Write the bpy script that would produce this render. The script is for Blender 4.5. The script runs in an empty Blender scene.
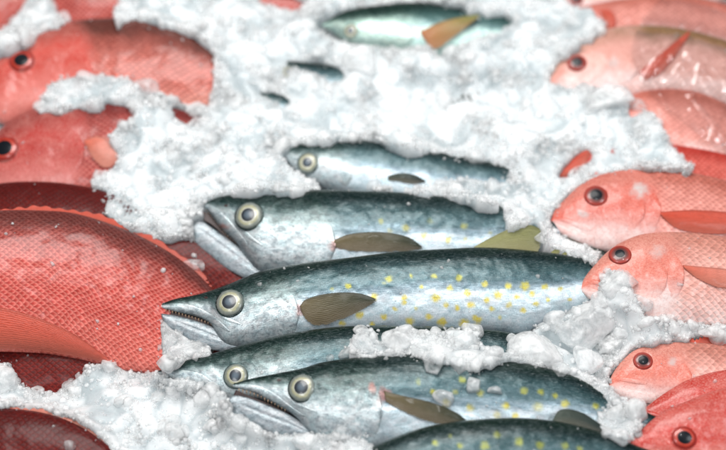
import bpy, math, random
import numpy as np
from mathutils import Vector
from mathutils.bvhtree import BVHTree

RNG = np.random.default_rng(7)
random.seed(7)
S = bpy.context.scene
COL = S.collection

# ------------------------------------------------------------------ camera
ELEV = math.radians(56)
DIST = 1.15
TGT = np.array([0.0, 0.0, 0.035])
CPOS = TGT + np.array([0, -DIST * math.cos(ELEV), DIST * math.sin(ELEV)])
FWD = (TGT - CPOS) / DIST
RGT = np.array([1.0, 0, 0])
UPV = np.cross(RGT, FWD)


def rays(px, py):
    """directions of the lines of sight of pixels of the 726x450 picture"""
    px = np.asarray(px, float); py = np.asarray(py, float)
    k = 0.001 / DIST
    return (FWD + RGT * ((px - 363) * k)[..., None] + UPV * ((225 - py) * k)[..., None])


def on_plane(px, py, p0, n, off=0.0):
    d = rays(px, py)
    t = (np.dot(p0 - CPOS, n) + off) / (d @ n)
    return CPOS + d * t[..., None]


def to_px(P):
    v = P - CPOS
    z = v @ FWD
    k = DIST / 0.001
    return 363 + (v @ RGT) / z * k, 225 - (v @ UPV) / z * k


# ------------------------------------------------------------------ noise
_perm = RNG.permutation(512)
_grad = RNG.uniform(0, 2 * math.pi, 512)


def perlin(x, y, seed=0):
    x = np.asarray(x, float) + seed * 17.31; y = np.asarray(y, float) + seed * 9.77
    xi = np.floor(x).astype(int); yi = np.floor(y).astype(int)
    xf = x - xi; yf = y - yi
    u = xf * xf * xf * (xf * (xf * 6 - 15) + 10); v = yf * yf * yf * (yf * (yf * 6 - 15) + 10)

    def g(ix, iy, dx, dy):
        a = _grad[(_perm[(_perm[ix & 511] + iy) & 511] + seed * 31) & 511]
        return np.cos(a) * dx + np.sin(a) * dy
    n00 = g(xi, yi, xf, yf); n10 = g(xi + 1, yi, xf - 1, yf)
    n01 = g(xi, yi + 1, xf, yf - 1); n11 = g(xi + 1, yi + 1, xf - 1, yf - 1)
    return (n00 * (1 - u) + n10 * u) * (1 - v) + (n01 * (1 - u) + n11 * u) * v


def fbm(x, y, o=4, seed=0):
    r = 0; a = 1.0
    for i in range(o):
        r = r + a * perlin(x * 2 ** i, y * 2 ** i, seed + i); a *= .5
    return r


def sm(a, b, x):
    t = np.clip((x - a) / (b - a), 0, 1)
    return t * t * (3 - 2 * t)


# ------------------------------------------------------------------ curves
def dense(pts, n=400):
    p = np.array(pts, float)
    q = np.vstack([2 * p[0] - p[1], p, 2 * p[-1] - p[-2]])
    out = []
    m = max(4, n // (len(p) - 1))
    for i in range(len(p) - 1):
        p0, p1, p2, p3 = q[i:i + 4]
        # centripetal-ish: limit tangents by chord
        c = np.linalg.norm(p2 - p1)
        t1 = (p2 - p0); t2 = (p3 - p1)
        t1 = t1 / (np.linalg.norm(t1) + 1e-9) * c
        t2 = t2 / (np.linalg.norm(t2) + 1e-9) * c
        t = np.linspace(0, 1, m, endpoint=False)[:, None]
        out.append((2 * t ** 3 - 3 * t ** 2 + 1) * p1 + (t ** 3 - 2 * t ** 2 + t) * t1 +
                   (-2 * t ** 3 + 3 * t ** 2) * p2 + (t ** 3 - t ** 2) * t2)
    out.append(p[-1:])
    return np.vstack(out)


def by_x(pts, f):
    d = dense(pts)
    x = np.maximum.accumulate(d[:, 0] + np.arange(len(d)) * 1e-6)
    X = d[0, 0] + f * (d[-1, 0] - d[0, 0])
    return np.stack([X, np.interp(X, x, d[:, 1])], 1)


def by_len(pts, f):
    d = dense(pts)
    s = np.concatenate([[0], np.cumsum(np.linalg.norm(np.diff(d, axis=0), axis=1))])
    s /= s[-1]
    return np.stack([np.interp(f, s, d[:, 0]), np.interp(f, s, d[:, 1])], 1)


# ------------------------------------------------------------------ mesh
def make_mesh(name, V, F, mat, parent=None, origin=None, attrs=None, uv=None, smooth=True):
    """F: (n,4) or (n,3) int array"""
    V = np.asarray(V, float)
    o0 = np.zeros(3) if origin is None else np.asarray(origin)
    me = bpy.data.meshes.new(name)
    F = np.asarray(F, np.int32); k = F.shape[1]
    me.vertices.add(len(V)); me.vertices.foreach_set('co', (V - o0).astype(np.float32).ravel())
    me.loops.add(F.size); me.loops.foreach_set('vertex_index', F.ravel())
    me.polygons.add(len(F))
    me.polygons.foreach_set('loop_start', np.arange(0, F.size, k, dtype=np.int32))
    me.polygons.foreach_set('loop_total', np.full(len(F), k, np.int32))
    if smooth:
        me.polygons.foreach_set('use_smooth', np.ones(len(F), bool))
    for a, d in (attrs or {}).items():
        at = me.attributes.new(a, 'FLOAT', 'POINT')
        at.data.foreach_set('value', np.asarray(d, np.float32).ravel())
    if uv is not None:
        at = me.attributes.new('pat', 'FLOAT_VECTOR', 'POINT')
        u3 = np.zeros((len(V), 3), np.float32); u3[:, :2] = uv
        at.data.foreach_set('vector', u3.ravel())
    me.update(calc_edges=True)
    me.validate()
    me.materials.append(mat)
    ob = bpy.data.objects.new(name, me)
    COL.objects.link(ob)
    if parent is not None:
        ob.parent = parent
    elif origin is not None:
        ob.location = o0
    return ob


def grid_faces(n, m, wrap=False):
    i = np.arange(n - 1)[:, None]
    j = np.arange(m if wrap else m - 1)[None, :]
    j2 = (j + 1) % m
    return np.stack([i * m + j, (i + 1) * m + j, (i + 1) * m + j2, i * m + j2], -1).reshape(-1, 4)


def tag(o, label=None, cat=None, group=None, kind=None):
    if label: o['label'] = label
    if cat: o['category'] = cat
    if group: o['group'] = group
    if kind: o['kind'] = kind


# ------------------------------------------------------------------ materials
class NT:
    def __init__(s, name):
        s.m = bpy.data.materials.new(name); s.m.use_nodes = True
        s.t = s.m.node_tree; s.t.nodes.clear()
        s.out = s.t.nodes.new('ShaderNodeOutputMaterial')

    def n(s, typ, props=None, **inp):
        nd = s.t.nodes.new('ShaderNode' + typ)
        for k, v in (props or {}).items(): setattr(nd, k, v)
        for k, v in inp.items():
            k = k.replace('_', ' ')
            sock = nd.inputs[int(k[1:])] if k[0] == 'i' and k[1:].isdigit() else nd.inputs[k]
            s.set(sock, v)
        return nd

    def set(s, sock, v):
        if isinstance(v, bpy.types.NodeSocket): s.t.links.new(v, sock)
        elif isinstance(v, bpy.types.Node): s.t.links.new(v.outputs[0], sock)
        elif isinstance(v, (tuple, list)) and len(v) == 3 and sock.type == 'RGBA': sock.default_value = (*v, 1)
        else: sock.default_value = v

    def attr(s, name, vec=False):
        a = s.n('Attribute'); a.attribute_name = name
        return a.outputs['Vector'] if vec else a.outputs['Fac']

    def math(s, op, a, b=0.0, c=0.0, clamp=False):
        return s.n('Math', dict(operation=op, use_clamp=clamp), i0=a, i1=b, i2=c).outputs[0]

    def mix(s, f, a, b, mode='MIX'):
        nd = s.n('MixRGB', dict(blend_type=mode), Fac=f, Color1=a, Color2=b)
        return nd.outputs[0]

    def ramp(s, f, stops, interp='LINEAR'):
        nd = s.n('ValToRGB', Fac=f); cr = nd.color_ramp; cr.interpolation = interp
        while len(cr.elements) < len(stops): cr.elements.new(.5)
        for e, (p, c) in zip(cr.elements, stops):
            e.position = p; e.color = (*c, 1) if len(c) == 3 else c
        return nd.outputs[0]

    def map(s, x, a, b, c=0.0, d=1.0):
        return s.n('MapRange', i0=x, i1=a, i2=b, i3=c, i4=d).outputs[0]

    def noise(s, vec, scale, detail=3.0, rough=.5, dist=0.0):
        return s.n('TexNoise', Vector=vec, Scale=scale, Detail=detail, Roughness=rough, Distortion=dist).outputs['Fac']

    def scalev(s, vec, sc, rot=0.0):
        return s.n('Mapping', Vector=vec, Scale=sc, Rotation=(0, 0, rot)).outputs[0]

    def finish(s, sh):
        s.t.links.new(sh.outputs[0], s.out.inputs['Surface']); return s.m


def mackerel_mat(name, bright=1.0, tint=(1, 1, 1)):
    t = NT(name)
    pat = t.attr('pat', True)             # mm along / across the body
    bv = t.attr('bv'); head = t.attr('head'); spot = t.attr('spot')
    n1 = t.noise(t.scalev(pat, (.02, .09, 1)), 1.0, 5, .6)
    n2 = t.noise(t.scalev(pat, (.10, .16, 1)), 1.0, 5, .65, .6)
    n3 = t.noise(t.scalev(pat, (.10, .9, 1), .5), 1.0, 4, .65)
    v = t.math('ADD', bv, t.math('MULTIPLY', t.math('SUBTRACT', n1, .5), .55))
    v = t.math('ADD', v, t.math('MULTIPLY', t.math('SUBTRACT', n3, .5), .22))
    f = t.map(v, -1, 1)
    body = t.ramp(f, [(0, (.34, .39, .42)), (.20, (.66, .73, .76)), (.40, (.70, .76, .79)), (.48, (.25, .32, .36)), (.57, (.085, .145, .160)),
                      (.71, (.034, .078, .084)), (.87, (.007, .022, .022)), (.97, (.010, .026, .018))])
    hd = t.ramp(f, [(0, (.34, .38, .39)), (.22, (.62, .66, .66)), (.42, (.74, .78, .77)), (.54, (.38, .44, .43)), (.66, (.085, .13, .125)),
                    (.78, (.016, .042, .036)), (1, (.008, .022, .017))])
    c = t.mix(head, body, hd)
    # mottling: cool violet / green patches of the skin
    m = t.mix(t.map(n2, .35, .65), (.72, .92, .98, 1), (1.12, 1.03, 1.05, 1))
    c = t.mix(.55, c, t.mix(1.0, c, m, 'MULTIPLY'))
    blot = t.noise(t.scalev(pat, (.035, .06, 1), .9), 1.0, 4, .7, 1.2)
    c = t.mix(t.map(blot, .52, .68, 0, .42), c, t.mix(1, c, (.35, .42, .48), 'MULTIPLY'))
    fine = t.noise(t.scalev(pat, (.9, .55, 1)), 1.0, 3, .7)
    c = t.mix(t.map(fine, .40, .66, 0, .5), c, t.mix(1, c, (.45, .5, .52), 'MULTIPLY'))
    # pale stripes of scraped scales
    st = t.noise(t.scalev(pat, (.05, 1.3, 1), .12), 1.0, 3, .6)
    c = t.mix(t.map(st, .60, .72, 0, .16), c, (.55, .64, .68))
    dl = t.noise(t.scalev(pat, (.22, 1.9, 1), .62), 1.0, 4, .7)
    c = t.mix(t.map(dl, .50, .66, 0, .45), c, t.mix(1, c, (.50, .55, .58), 'MULTIPLY'))
    c = t.mix(t.map(dl, .46, .34, 0, .22), c, (.62, .70, .72))
    # lateral line
    ln = t.attr('line')
    c = t.mix(t.math('MULTIPLY', ln, .55), c, (.05, .09, .10))
    sp = t.math('MULTIPLY', spot, t.map(fine, .3, .6, .5, .95))
    c = t.mix(sp, c, t.mix(t.map(bv, -.3, .35), (.66, .52, .03), (.24, .26, .04)))
    blood = t.attr('blood')
    c = t.mix(blood, c, (.42, .09, .05))
    grime = t.noise(t.scalev(pat, (.16, .22, 1), .4), 1.0, 6, .75, .8)
    c = t.mix(t.math('MULTIPLY', head, t.map(grime, .46, .60, 0, .7)), c, t.mix(1, c, (.40, .41, .44), 'MULTIPLY'))
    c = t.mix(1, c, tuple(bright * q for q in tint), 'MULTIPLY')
    hgt = t.math('ADD', t.math('MULTIPLY', n3, .5), t.math('MULTIPLY', fine, .5))
    hgt = t.math('ADD', hgt, t.math('MULTIPLY', n2, .6))
    bmp = t.n('Bump', Strength=.45, Distance=.0009, Height=hgt)
    rg = t.map(n2, .3, .7, .22, .38)
    sh = t.n('BsdfPrincipled', Base_Color=c, Roughness=rg, Metallic=.35, IOR=1.30, Coat_Weight=.22, Coat_Roughness=.2,
             Normal=bmp.outputs[0])
    return t.finish(sh)


def snapper_mat(name, back, mid, belly, hcol, scale=5.2, dark=(.16, .02, .02), edge=.75, wet=.35, chin=(.70, .55, .52), stops=(.62, .86), lightc=(.88, .46, .38)):
    t = NT(name)
    pat = t.attr('pat', True)
    bv = t.attr('bv'); head = t.attr('head'); pale = t.attr('spot')
    n1 = t.noise(t.scalev(pat, (.05, .07, 1)), 1.0, 5, .6, .4)
    n2 = t.noise(t.scalev(pat, (.3, .3, 1)), 1.0, 4, .65)
    f = t.map(t.math('ADD', bv, t.math('MULTIPLY', t.math('SUBTRACT', n1, .5), .45)), -1, 1)
    body = t.ramp(f, [(.05, belly), (.32, mid), (stops[0], mid), (stops[1], back), (1, back)])
    # overlapping scales: a slightly irregular diamond lattice
    warp = t.n('VectorMath', dict(operation='ADD'), i0=pat,
               i1=t.n('VectorMath', dict(operation='SCALE'), i0=t.n('TexNoise', Vector=pat, Scale=.035, Detail=2.0).outputs['Color'], Scale=9.0).outputs[0]).outputs[0]
    sx = t.n('SeparateXYZ', Vector=warp)
    X = t.math('DIVIDE', sx.outputs[0], scale * .56); Y = t.math('DIVIDE', sx.outputs[1], scale * .92)
    ci = t.math('FLOOR', X)
    d = None; rowid = None
    for k_ in (0, 1, 2):                      # columns from the tail side to the head side; the front scale lies on top
        col = t.math('SUBTRACT', ci, float(k_))
        par = t.math('MULTIPLY', t.math('FLOORED_MODULO', col, 2.0), .5)
        yy = t.math('ADD', Y, par)
        dy = t.math('SUBTRACT', t.math('FRACT', yy), .5)
        dx = t.math('SUBTRACT', X, col)
        dk = t.math('SQRT', t.math('ADD', t.math('MULTIPLY', t.math('MULTIPLY', dx, dx), .20), t.math('MULTIPLY', t.math('MULTIPLY', dy, dy), 3.2)))
        rid = t.math('ADD', t.math('MULTIPLY', col, 7.13), t.math('MULTIPLY', t.math('FLOOR', yy), 3.71))
        if d is None: d, rowid = dk, rid
        else:
            inside = t.math('LESS_THAN', dk, 1.0)
            d = t.n('Mix', i0=inside, i2=d, i3=dk).outputs[0]
            rowid = t.n('Mix', i0=inside, i2=rowid, i3=rid).outputs[0]
    rnd = t.n('TexWhiteNoise', dict(noise_dimensions='1D'), W=rowid).outputs['Value']
    irr = t.noise(t.scalev(pat, (.06, .06, 1)), 1.0, 3, .6)
    rim = t.map(d, .84, 1.0)
    root = t.map(d, .62, .28)  # shade painted just behind the edge of the scale in front
    light = t.mix(t.map(f, stops[0], stops[1], .34, .05), t.mix(1, body, (1.3, 1.2, 1.2), 'MULTIPLY'), lightc)
    sc = t.mix(t.map(d, .5, .84, .0, 1), body, light)
    sc = t.mix(t.math('MULTIPLY', t.math('MAXIMUM', rim, root), t.map(irr, .3, .7, edge * .45, edge)), sc, t.mix(.7, body, dark))
    sc = t.mix(t.map(rnd, 0, 1, 0, .5), sc, t.mix(1, sc, (.60, .48, .44), 'MULTIPLY'))
    rear = d; ed = rim
    hc = t.ramp(f, [(.20, chin), (.34, t_mix(chin, hcol, .55)), (.48, hcol), (.66, hcol), (.84, t_mix(back, hcol, .35))])
    hc = t.mix(t.map(n1, .40, .68, 0, .45), hc, t_mix(hcol, (.8, .42, .36), .5))
    hc = t.mix(t.map(n2, .45, .75, 0, .55), hc, t.mix(1, hc, (.62, .35, .33), 'MULTIPLY'))
    pore = t.noise(t.scalev(pat, (.55, .75, 1), .3), 1.0, 5, .75)
    hc = t.mix(t.map(pore, .46, .66, 0, .5), hc, t_mix(hcol, (.86, .58, .50), .7))
    hc = t.mix(t.map(pore, .46, .34, 0, .4), hc, t_mix(hcol, (.25, .02, .02), .6))
    c = t.mix(head, sc, hc)
    big = t.noise(t.scalev(pat, (.02, .03, 1), .3), 1.0, 3, .6)
    c = t.mix(t.map(big, .42, .7, 0, .35), c, t.mix(1, c, (.72, .50, .48), 'MULTIPLY'))
    c = t.mix(t.math('MULTIPLY', pale, t.map(n2, .3, .6, .5, 1)), c, (.58, .50, .48))
    c = t.mix(t.attr('blood'), c, (.25, .02, .02))
    nh = t.math('SUBTRACT', 1.0, head)
    hgt = t.math('MULTIPLY', t.math('SUBTRACT', t.math('MULTIPLY', rear, .8), t.math('MULTIPLY', ed, .9)), nh)
    hgt = t.math('ADD', hgt, t.math('MULTIPLY', t.math('ADD', n2, t.math('MULTIPLY', pore, .6)), .7))
    bmp = t.n('Bump', Strength=.55, Distance=.0009, Height=hgt)
    sh = t.n('BsdfPrincipled', Base_Color=c, Roughness=t.map(n2, .3, .7, .32, .5), Metallic=.0, IOR=1.30,
             Specular_IOR_Level=.4, Coat_Weight=wet, Coat_Roughness=.2, Normal=bmp.outputs[0])
    return t.finish(sh)


def t_mix(a, b, f):
    return tuple(x * (1 - f) + y * f for x, y in zip(a, b))


def simple_mat(name, col, rough=.3, metal=0.0, coat=.5, nscale=300.0, var=.3, bump=.2, trans=0.0, col2=None, sss=0.0, spec=.5):
    t = NT(name)
    tc = t.n('TexCoord').outputs['Object']
    n = t.noise(tc, nscale, 4, .6)
    c = t.mix(t.map(n, .3, .7, 0, var if col2 is None else 1), col, col2 or tuple(x * .45 for x in col))
    bmp = t.n('Bump', Strength=bump, Distance=.0008, Height=n)
    sh = t.n('BsdfPrincipled', Base_Color=c, Roughness=rough, Metallic=metal, Coat_Weight=coat, Coat_Roughness=.08,
             Transmission_Weight=trans, Specular_IOR_Level=spec, Subsurface_Weight=sss, Normal=bmp.outputs[0])
    if sss:
        sh.inputs['Subsurface Radius'].default_value = (.004, .003, .002)
    return t.finish(sh)


def fin_mat(name, ca, cb, rays_n=16, alpha=1.0):
    """fin: rays run along; 'fx' 0 root..1 tip, 'fy' across"""
    t = NT(name)
    fx = t.attr('fx'); fy = t.attr('fy')
    pat = t.attr('pat', True)
    n = t.noise(t.scalev(pat, (.15, .4, 1)), 1.0, 4, .6)
    w = t.math('SINE', t.math('MULTIPLY', t.math('ADD', fy, t.math('MULTIPLY', n, .10)), rays_n * 8.5))
    c = t.mix(t.map(fx, 0.05, .9), ca, cb)
    c = t.mix(t.map(w, -.2, 1, 0, .45), c, t.mix(1, c, (.45, .45, .45), 'MULTIPLY'))
    c = t.mix(t.map(n, .45, .7, 0, .35), c, t.mix(1, c, (.5, .5, .5), 'MULTIPLY'))
    c = t.mix(t.map(fy, .35, 1.0, 0, .5), c, t_mix(ca, (.8, .6, .45), .25))
    c = t.mix(t.map(fy, .12, .0, 0, .6), c, t_mix(cb, (0, 0, 0), .6))
    bmp = t.n('Bump', Strength=.35, Distance=.0005, Height=w)
    sh = t.n('BsdfPrincipled', Base_Color=c, Roughness=.38, Specular_IOR_Level=.3, Coat_Weight=.12, Coat_Roughness=.15, Normal=bmp.outputs[0],
             Alpha=t.math('MULTIPLY', t.math('MULTIPLY', t.map(fy, .35, 1.0, .97, .58), t.map(fx, .6, 1.0, 1, .85)),
                          t.math('LESS_THAN', t.math('MAXIMUM', t.map(fy, .80, 1.0, 0, 1), t.map(fx, .86, 1.0, 0, 1)),
                                 t.math('ADD', t.math('MULTIPLY', t.noise(t.scalev(pat, (.12, .9, 1)), 1.0, 3, .6), 1.7), .02))))
    return t.finish(sh)


def iris_mat(name, ring, inner, outer):
    t = NT(name)
    r = t.attr('rad')
    tc = t.n('TexCoord').outputs['Object']
    n = t.noise(tc, 420.0, 3, .6)
    n5 = t.noise(tc, 130.0, 2, .5)
    rr = t.math('ADD', t.math('ADD', r, t.math('MULTIPLY', t.math('SUBTRACT', n5, .5), .22)), t.math('MULTIPLY', t.math('SUBTRACT', n, .5), .12))
    c = t.ramp(rr, [(.0, inner), (.56, inner), (.62, ring), (.70, ring), (.78, t_mix(ring, outer, .8)), (.92, outer), (1, t_mix(outer, (0, 0, 0), .5))])
    c = t.mix(t.map(n, .35, .7, 0, .4), c, t.mix(1, c, (.6, .55, .5), 'MULTIPLY'))
    sh = t.n('BsdfPrincipled', Base_Color=c, Roughness=.4, Coat_Weight=.45, Coat_Roughness=.10, Metallic=.05)
    return t.finish(sh)


M = {}
M['mack'] = mackerel_mat('mackerel_skin')
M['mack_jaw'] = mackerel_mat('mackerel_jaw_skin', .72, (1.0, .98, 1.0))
M['mack_dull'] = mackerel_mat('mackerel_skin_green', .95, (.90, 1.06, .92))
LR = dict(back=(.15, .045, .04), mid=(.60, .10, .085), belly=(.72, .26, .22), hcol=(.66, .055, .035))
M['snap_big'] = snapper_mat('snapper_skin_large', (.10, .020, .017), (.54, .045, .034), (.72, .15, .12), (.56, .035, .022), 5.9, dark=(.14, .014, .010), edge=.60, stops=(.60, .90))
M['snap_left'] = snapper_mat('snapper_skin_bronze', (.085, .026, .018), (.50, .085, .058), (.70, .33, .27), (.56, .028, .014), 7.0, edge=.95, chin=(.74, .20, .17), stops=(.50, .82))
M['snap_red'] = snapper_mat('snapper_skin_crimson', (.11, .004, .004), (.34, .009, .007), (.50, .06, .05), (.44, .010, .007), 6.2, edge=.6, chin=(.68, .20, .18))
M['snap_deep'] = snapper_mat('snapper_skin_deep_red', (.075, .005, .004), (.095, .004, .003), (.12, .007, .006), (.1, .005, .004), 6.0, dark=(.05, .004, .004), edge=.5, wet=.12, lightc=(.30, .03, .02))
M['snap_pink'] = snapper_mat('snapper_skin_pink', (.46, .15, .11), (.74, .31, .26), (.84, .68, .65), (.68, .125, .085), 6.6, dark=(.45, .07, .06), edge=.55, chin=(.86, .74, .72))
M['snap_olive'] = snapper_mat('snapper_skin_olive_back', (.20, .13, .055), (.72, .43, .38), (.84, .72, .70), (.74, .36, .30), 6.6, dark=(.40, .12, .10), edge=.6, chin=(.86, .72, .70))
M['snap_pale'] = snapper_mat('snapper_skin_pale_pink', (.50, .22, .17), (.76, .42, .36), (.86, .74, .72), (.72, .19, .135), 6.4, dark=(.45, .14, .11), edge=.55, chin=(.88, .78, .76))
M['snap_coral'] = snapper_mat('snapper_skin_coral', (.40, .03, .02), (.58, .06, .042), (.7, .28, .24), (.58, .026, .016), 5.8, dark=(.4, .04, .03), edge=.3, chin=(.8, .35, .3))
M['fin_olive'] = fin_mat('mackerel_fin', (.15, .115, .055), (.030, .040, .024), 12)
M['fin_dorsal'] = fin_mat('mackerel_dorsal_fin', (.32, .31, .12), (.22, .22, .08), 12)
M['fin_gold'] = fin_mat('mackerel_fin_gold', (.50, .17, .05), (.26, .27, .08), 10)
M['fin_dark'] = fin_mat('mackerel_fin_dark', (.06, .08, .06), (.02, .03, .03), 9)
M['fin_red'] = fin_mat('snapper_fin', (.66, .085, .045), (.64, .11, .07), 14)
M['fin_pink'] = fin_mat('snapper_fin_pink', (.72, .16, .10), (.76, .32, .25), 14)
def pupil_mat(name, a, b):
    t = NT(name); r = t.attr('rad')
    n = t.noise(t.n('TexCoord').outputs['Object'], 300.0, 3, .6)
    c = t.ramp(t.math('ADD', r, t.math('MULTIPLY', t.math('SUBTRACT', n, .5), .12)), [(.05, a), (.24, t_mix(a, b, .4)), (.34, b), (.45, t_mix(b, (0, 0, 0), .5))])
    return t.finish(t.n('BsdfPrincipled', Base_Color=c, Roughness=.35, Coat_Weight=.35, Coat_Roughness=.10))


M['pupil'] = pupil_mat('pupil', (.075, .11, .145), (.018, .026, .038))
M['pupil_x'] = simple_mat('pupil', (.06, .09, .125), .3, 0, .35, 500, .5, .0)
M['pupil_dark'] = simple_mat('pupil_black', (.008, .010, .014), .3, 0, .12, 500, .5, .0, spec=.12)
M['iris_m'] = iris_mat('mackerel_iris', (.40, .39, .25), (.50, .50, .42), (.20, .225, .205))
M['iris_r'] = iris_mat('snapper_iris', (.52, .045, .02), (.16, .012, .01), (.34, .02, .012))
M['iris_p'] = iris_mat('snapper_iris_brown', (.20, .028, .020), (.09, .015, .012), (.40, .045, .03))
M['mouth'] = simple_mat('mouth_lining', (.035, .008, .006), .5, 0, .05, 260, .6, .4)
M['tooth'] = simple_mat('tooth', (.52, .34, .22), .3, 0, .4, 300, .4, .1)
M['film'] = None


def ice_bed_mat():
    t = NT('crushed_ice')
    tc = t.n('TexCoord').outputs['Object']
    n = t.noise(tc, 60.0, 6, .7)
    fine = t.noise(tc, 380.0, 5, .72, .3)
    cr = t.n('TexVoronoi', dict(feature='SMOOTH_F1'), Vector=tc, Scale=190.0, Randomness=1.0, Smoothness=.6)
    mask = t.map(t.noise(tc, 38.0, 3, .55), .42, .62, .15, 1)
    h = t.math('ADD', t.math('MULTIPLY', fine, t.math('MULTIPLY', mask, 1.5)), t.math('MULTIPLY', cr.outputs['Distance'], -.7))
    h = t.math('ADD', h, t.math('MULTIPLY', n, .8))
    bmp = t.n('Bump', Strength=.45, Distance=.0016, Height=h)
    c = t.mix(t.map(n, .38, .66), (.79, .825, .84), (.87, .89, .90))
    c = t.mix(t.attr('wet'), c, (.55, .605, .625))  # grey-blue of wet ice, also the painted shade of hollows
    sh = t.n('BsdfPrincipled', Base_Color=c, Roughness=t.map(n, .35, .65, .15, .4), Subsurface_Weight=1.0, Subsurface_Scale=.035,
             Coat_Weight=.2, Coat_Roughness=.08, IOR=1.31, Normal=bmp.outputs[0])
    sh.inputs['Subsurface Radius'].default_value = (1, 1, 1)
    return t.finish(sh)


def ice_grain_mat(name, clear, rough, col=(.95, .975, .985), bscale=420.0, bstr=.35, rim=.35, ssc=.018):
    """milky ice: frosty white matter with clearer, half see-through zones"""
    t = NT(name)
    tc = t.n('TexCoord').outputs['Object']
    n = t.noise(tc, bscale, 4, .65)
    n2 = t.noise(tc, 70.0, 4, .6, .5)
    vo = t.n('TexVoronoi', dict(feature='F1'), Vector=tc, Scale=bscale * .7, Randomness=1.0)
    h = t.math('ADD', n, t.math('MULTIPLY', vo.outputs['Distance'], .8))
    bmp = t.n('Bump', Strength=bstr, Distance=.0012, Height=h)
    lw = t.n('LayerWeight', Blend=.4)
    a = t.map(n2, .38, .64, 1 - clear, 1 - clear * .42)
    a = t.math('ADD', a, t.map(lw.outputs['Facing'], .45, 1.0, 0, rim), clamp=True)
    sh = t.n('BsdfPrincipled', Base_Color=col, Roughness=t.map(n, .35, .65, rough * .6, rough * 1.5), IOR=1.33,
             Subsurface_Weight=1.0, Subsurface_Scale=ssc, Coat_Weight=.5, Coat_Roughness=.06, Alpha=a, Normal=bmp.outputs[0])
    sh.inputs['Subsurface Radius'].default_value = (1, 1, 1)
    return t.finish(sh)


M['ice'] = ice_bed_mat()
M['grain'] = ice_grain_mat('ice_grain', .80, .12, (.985, .99, .995), bstr=.2, rim=.0, ssc=.004)
M['chunk'] = ice_grain_mat('ice_lump', .74, .10, (.975, .985, .99), 300, .4, rim=.6, ssc=.006)
M['chunk_clear'] = ice_grain_mat('ice_lump_clear', .92, .08, (.96, .98, .99), 240, .4, rim=.55, ssc=.006)

# ------------------------------------------------------------------ fish
FISH = []
ALLP = []      # samples of fish surface for the height of the ice


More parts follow.
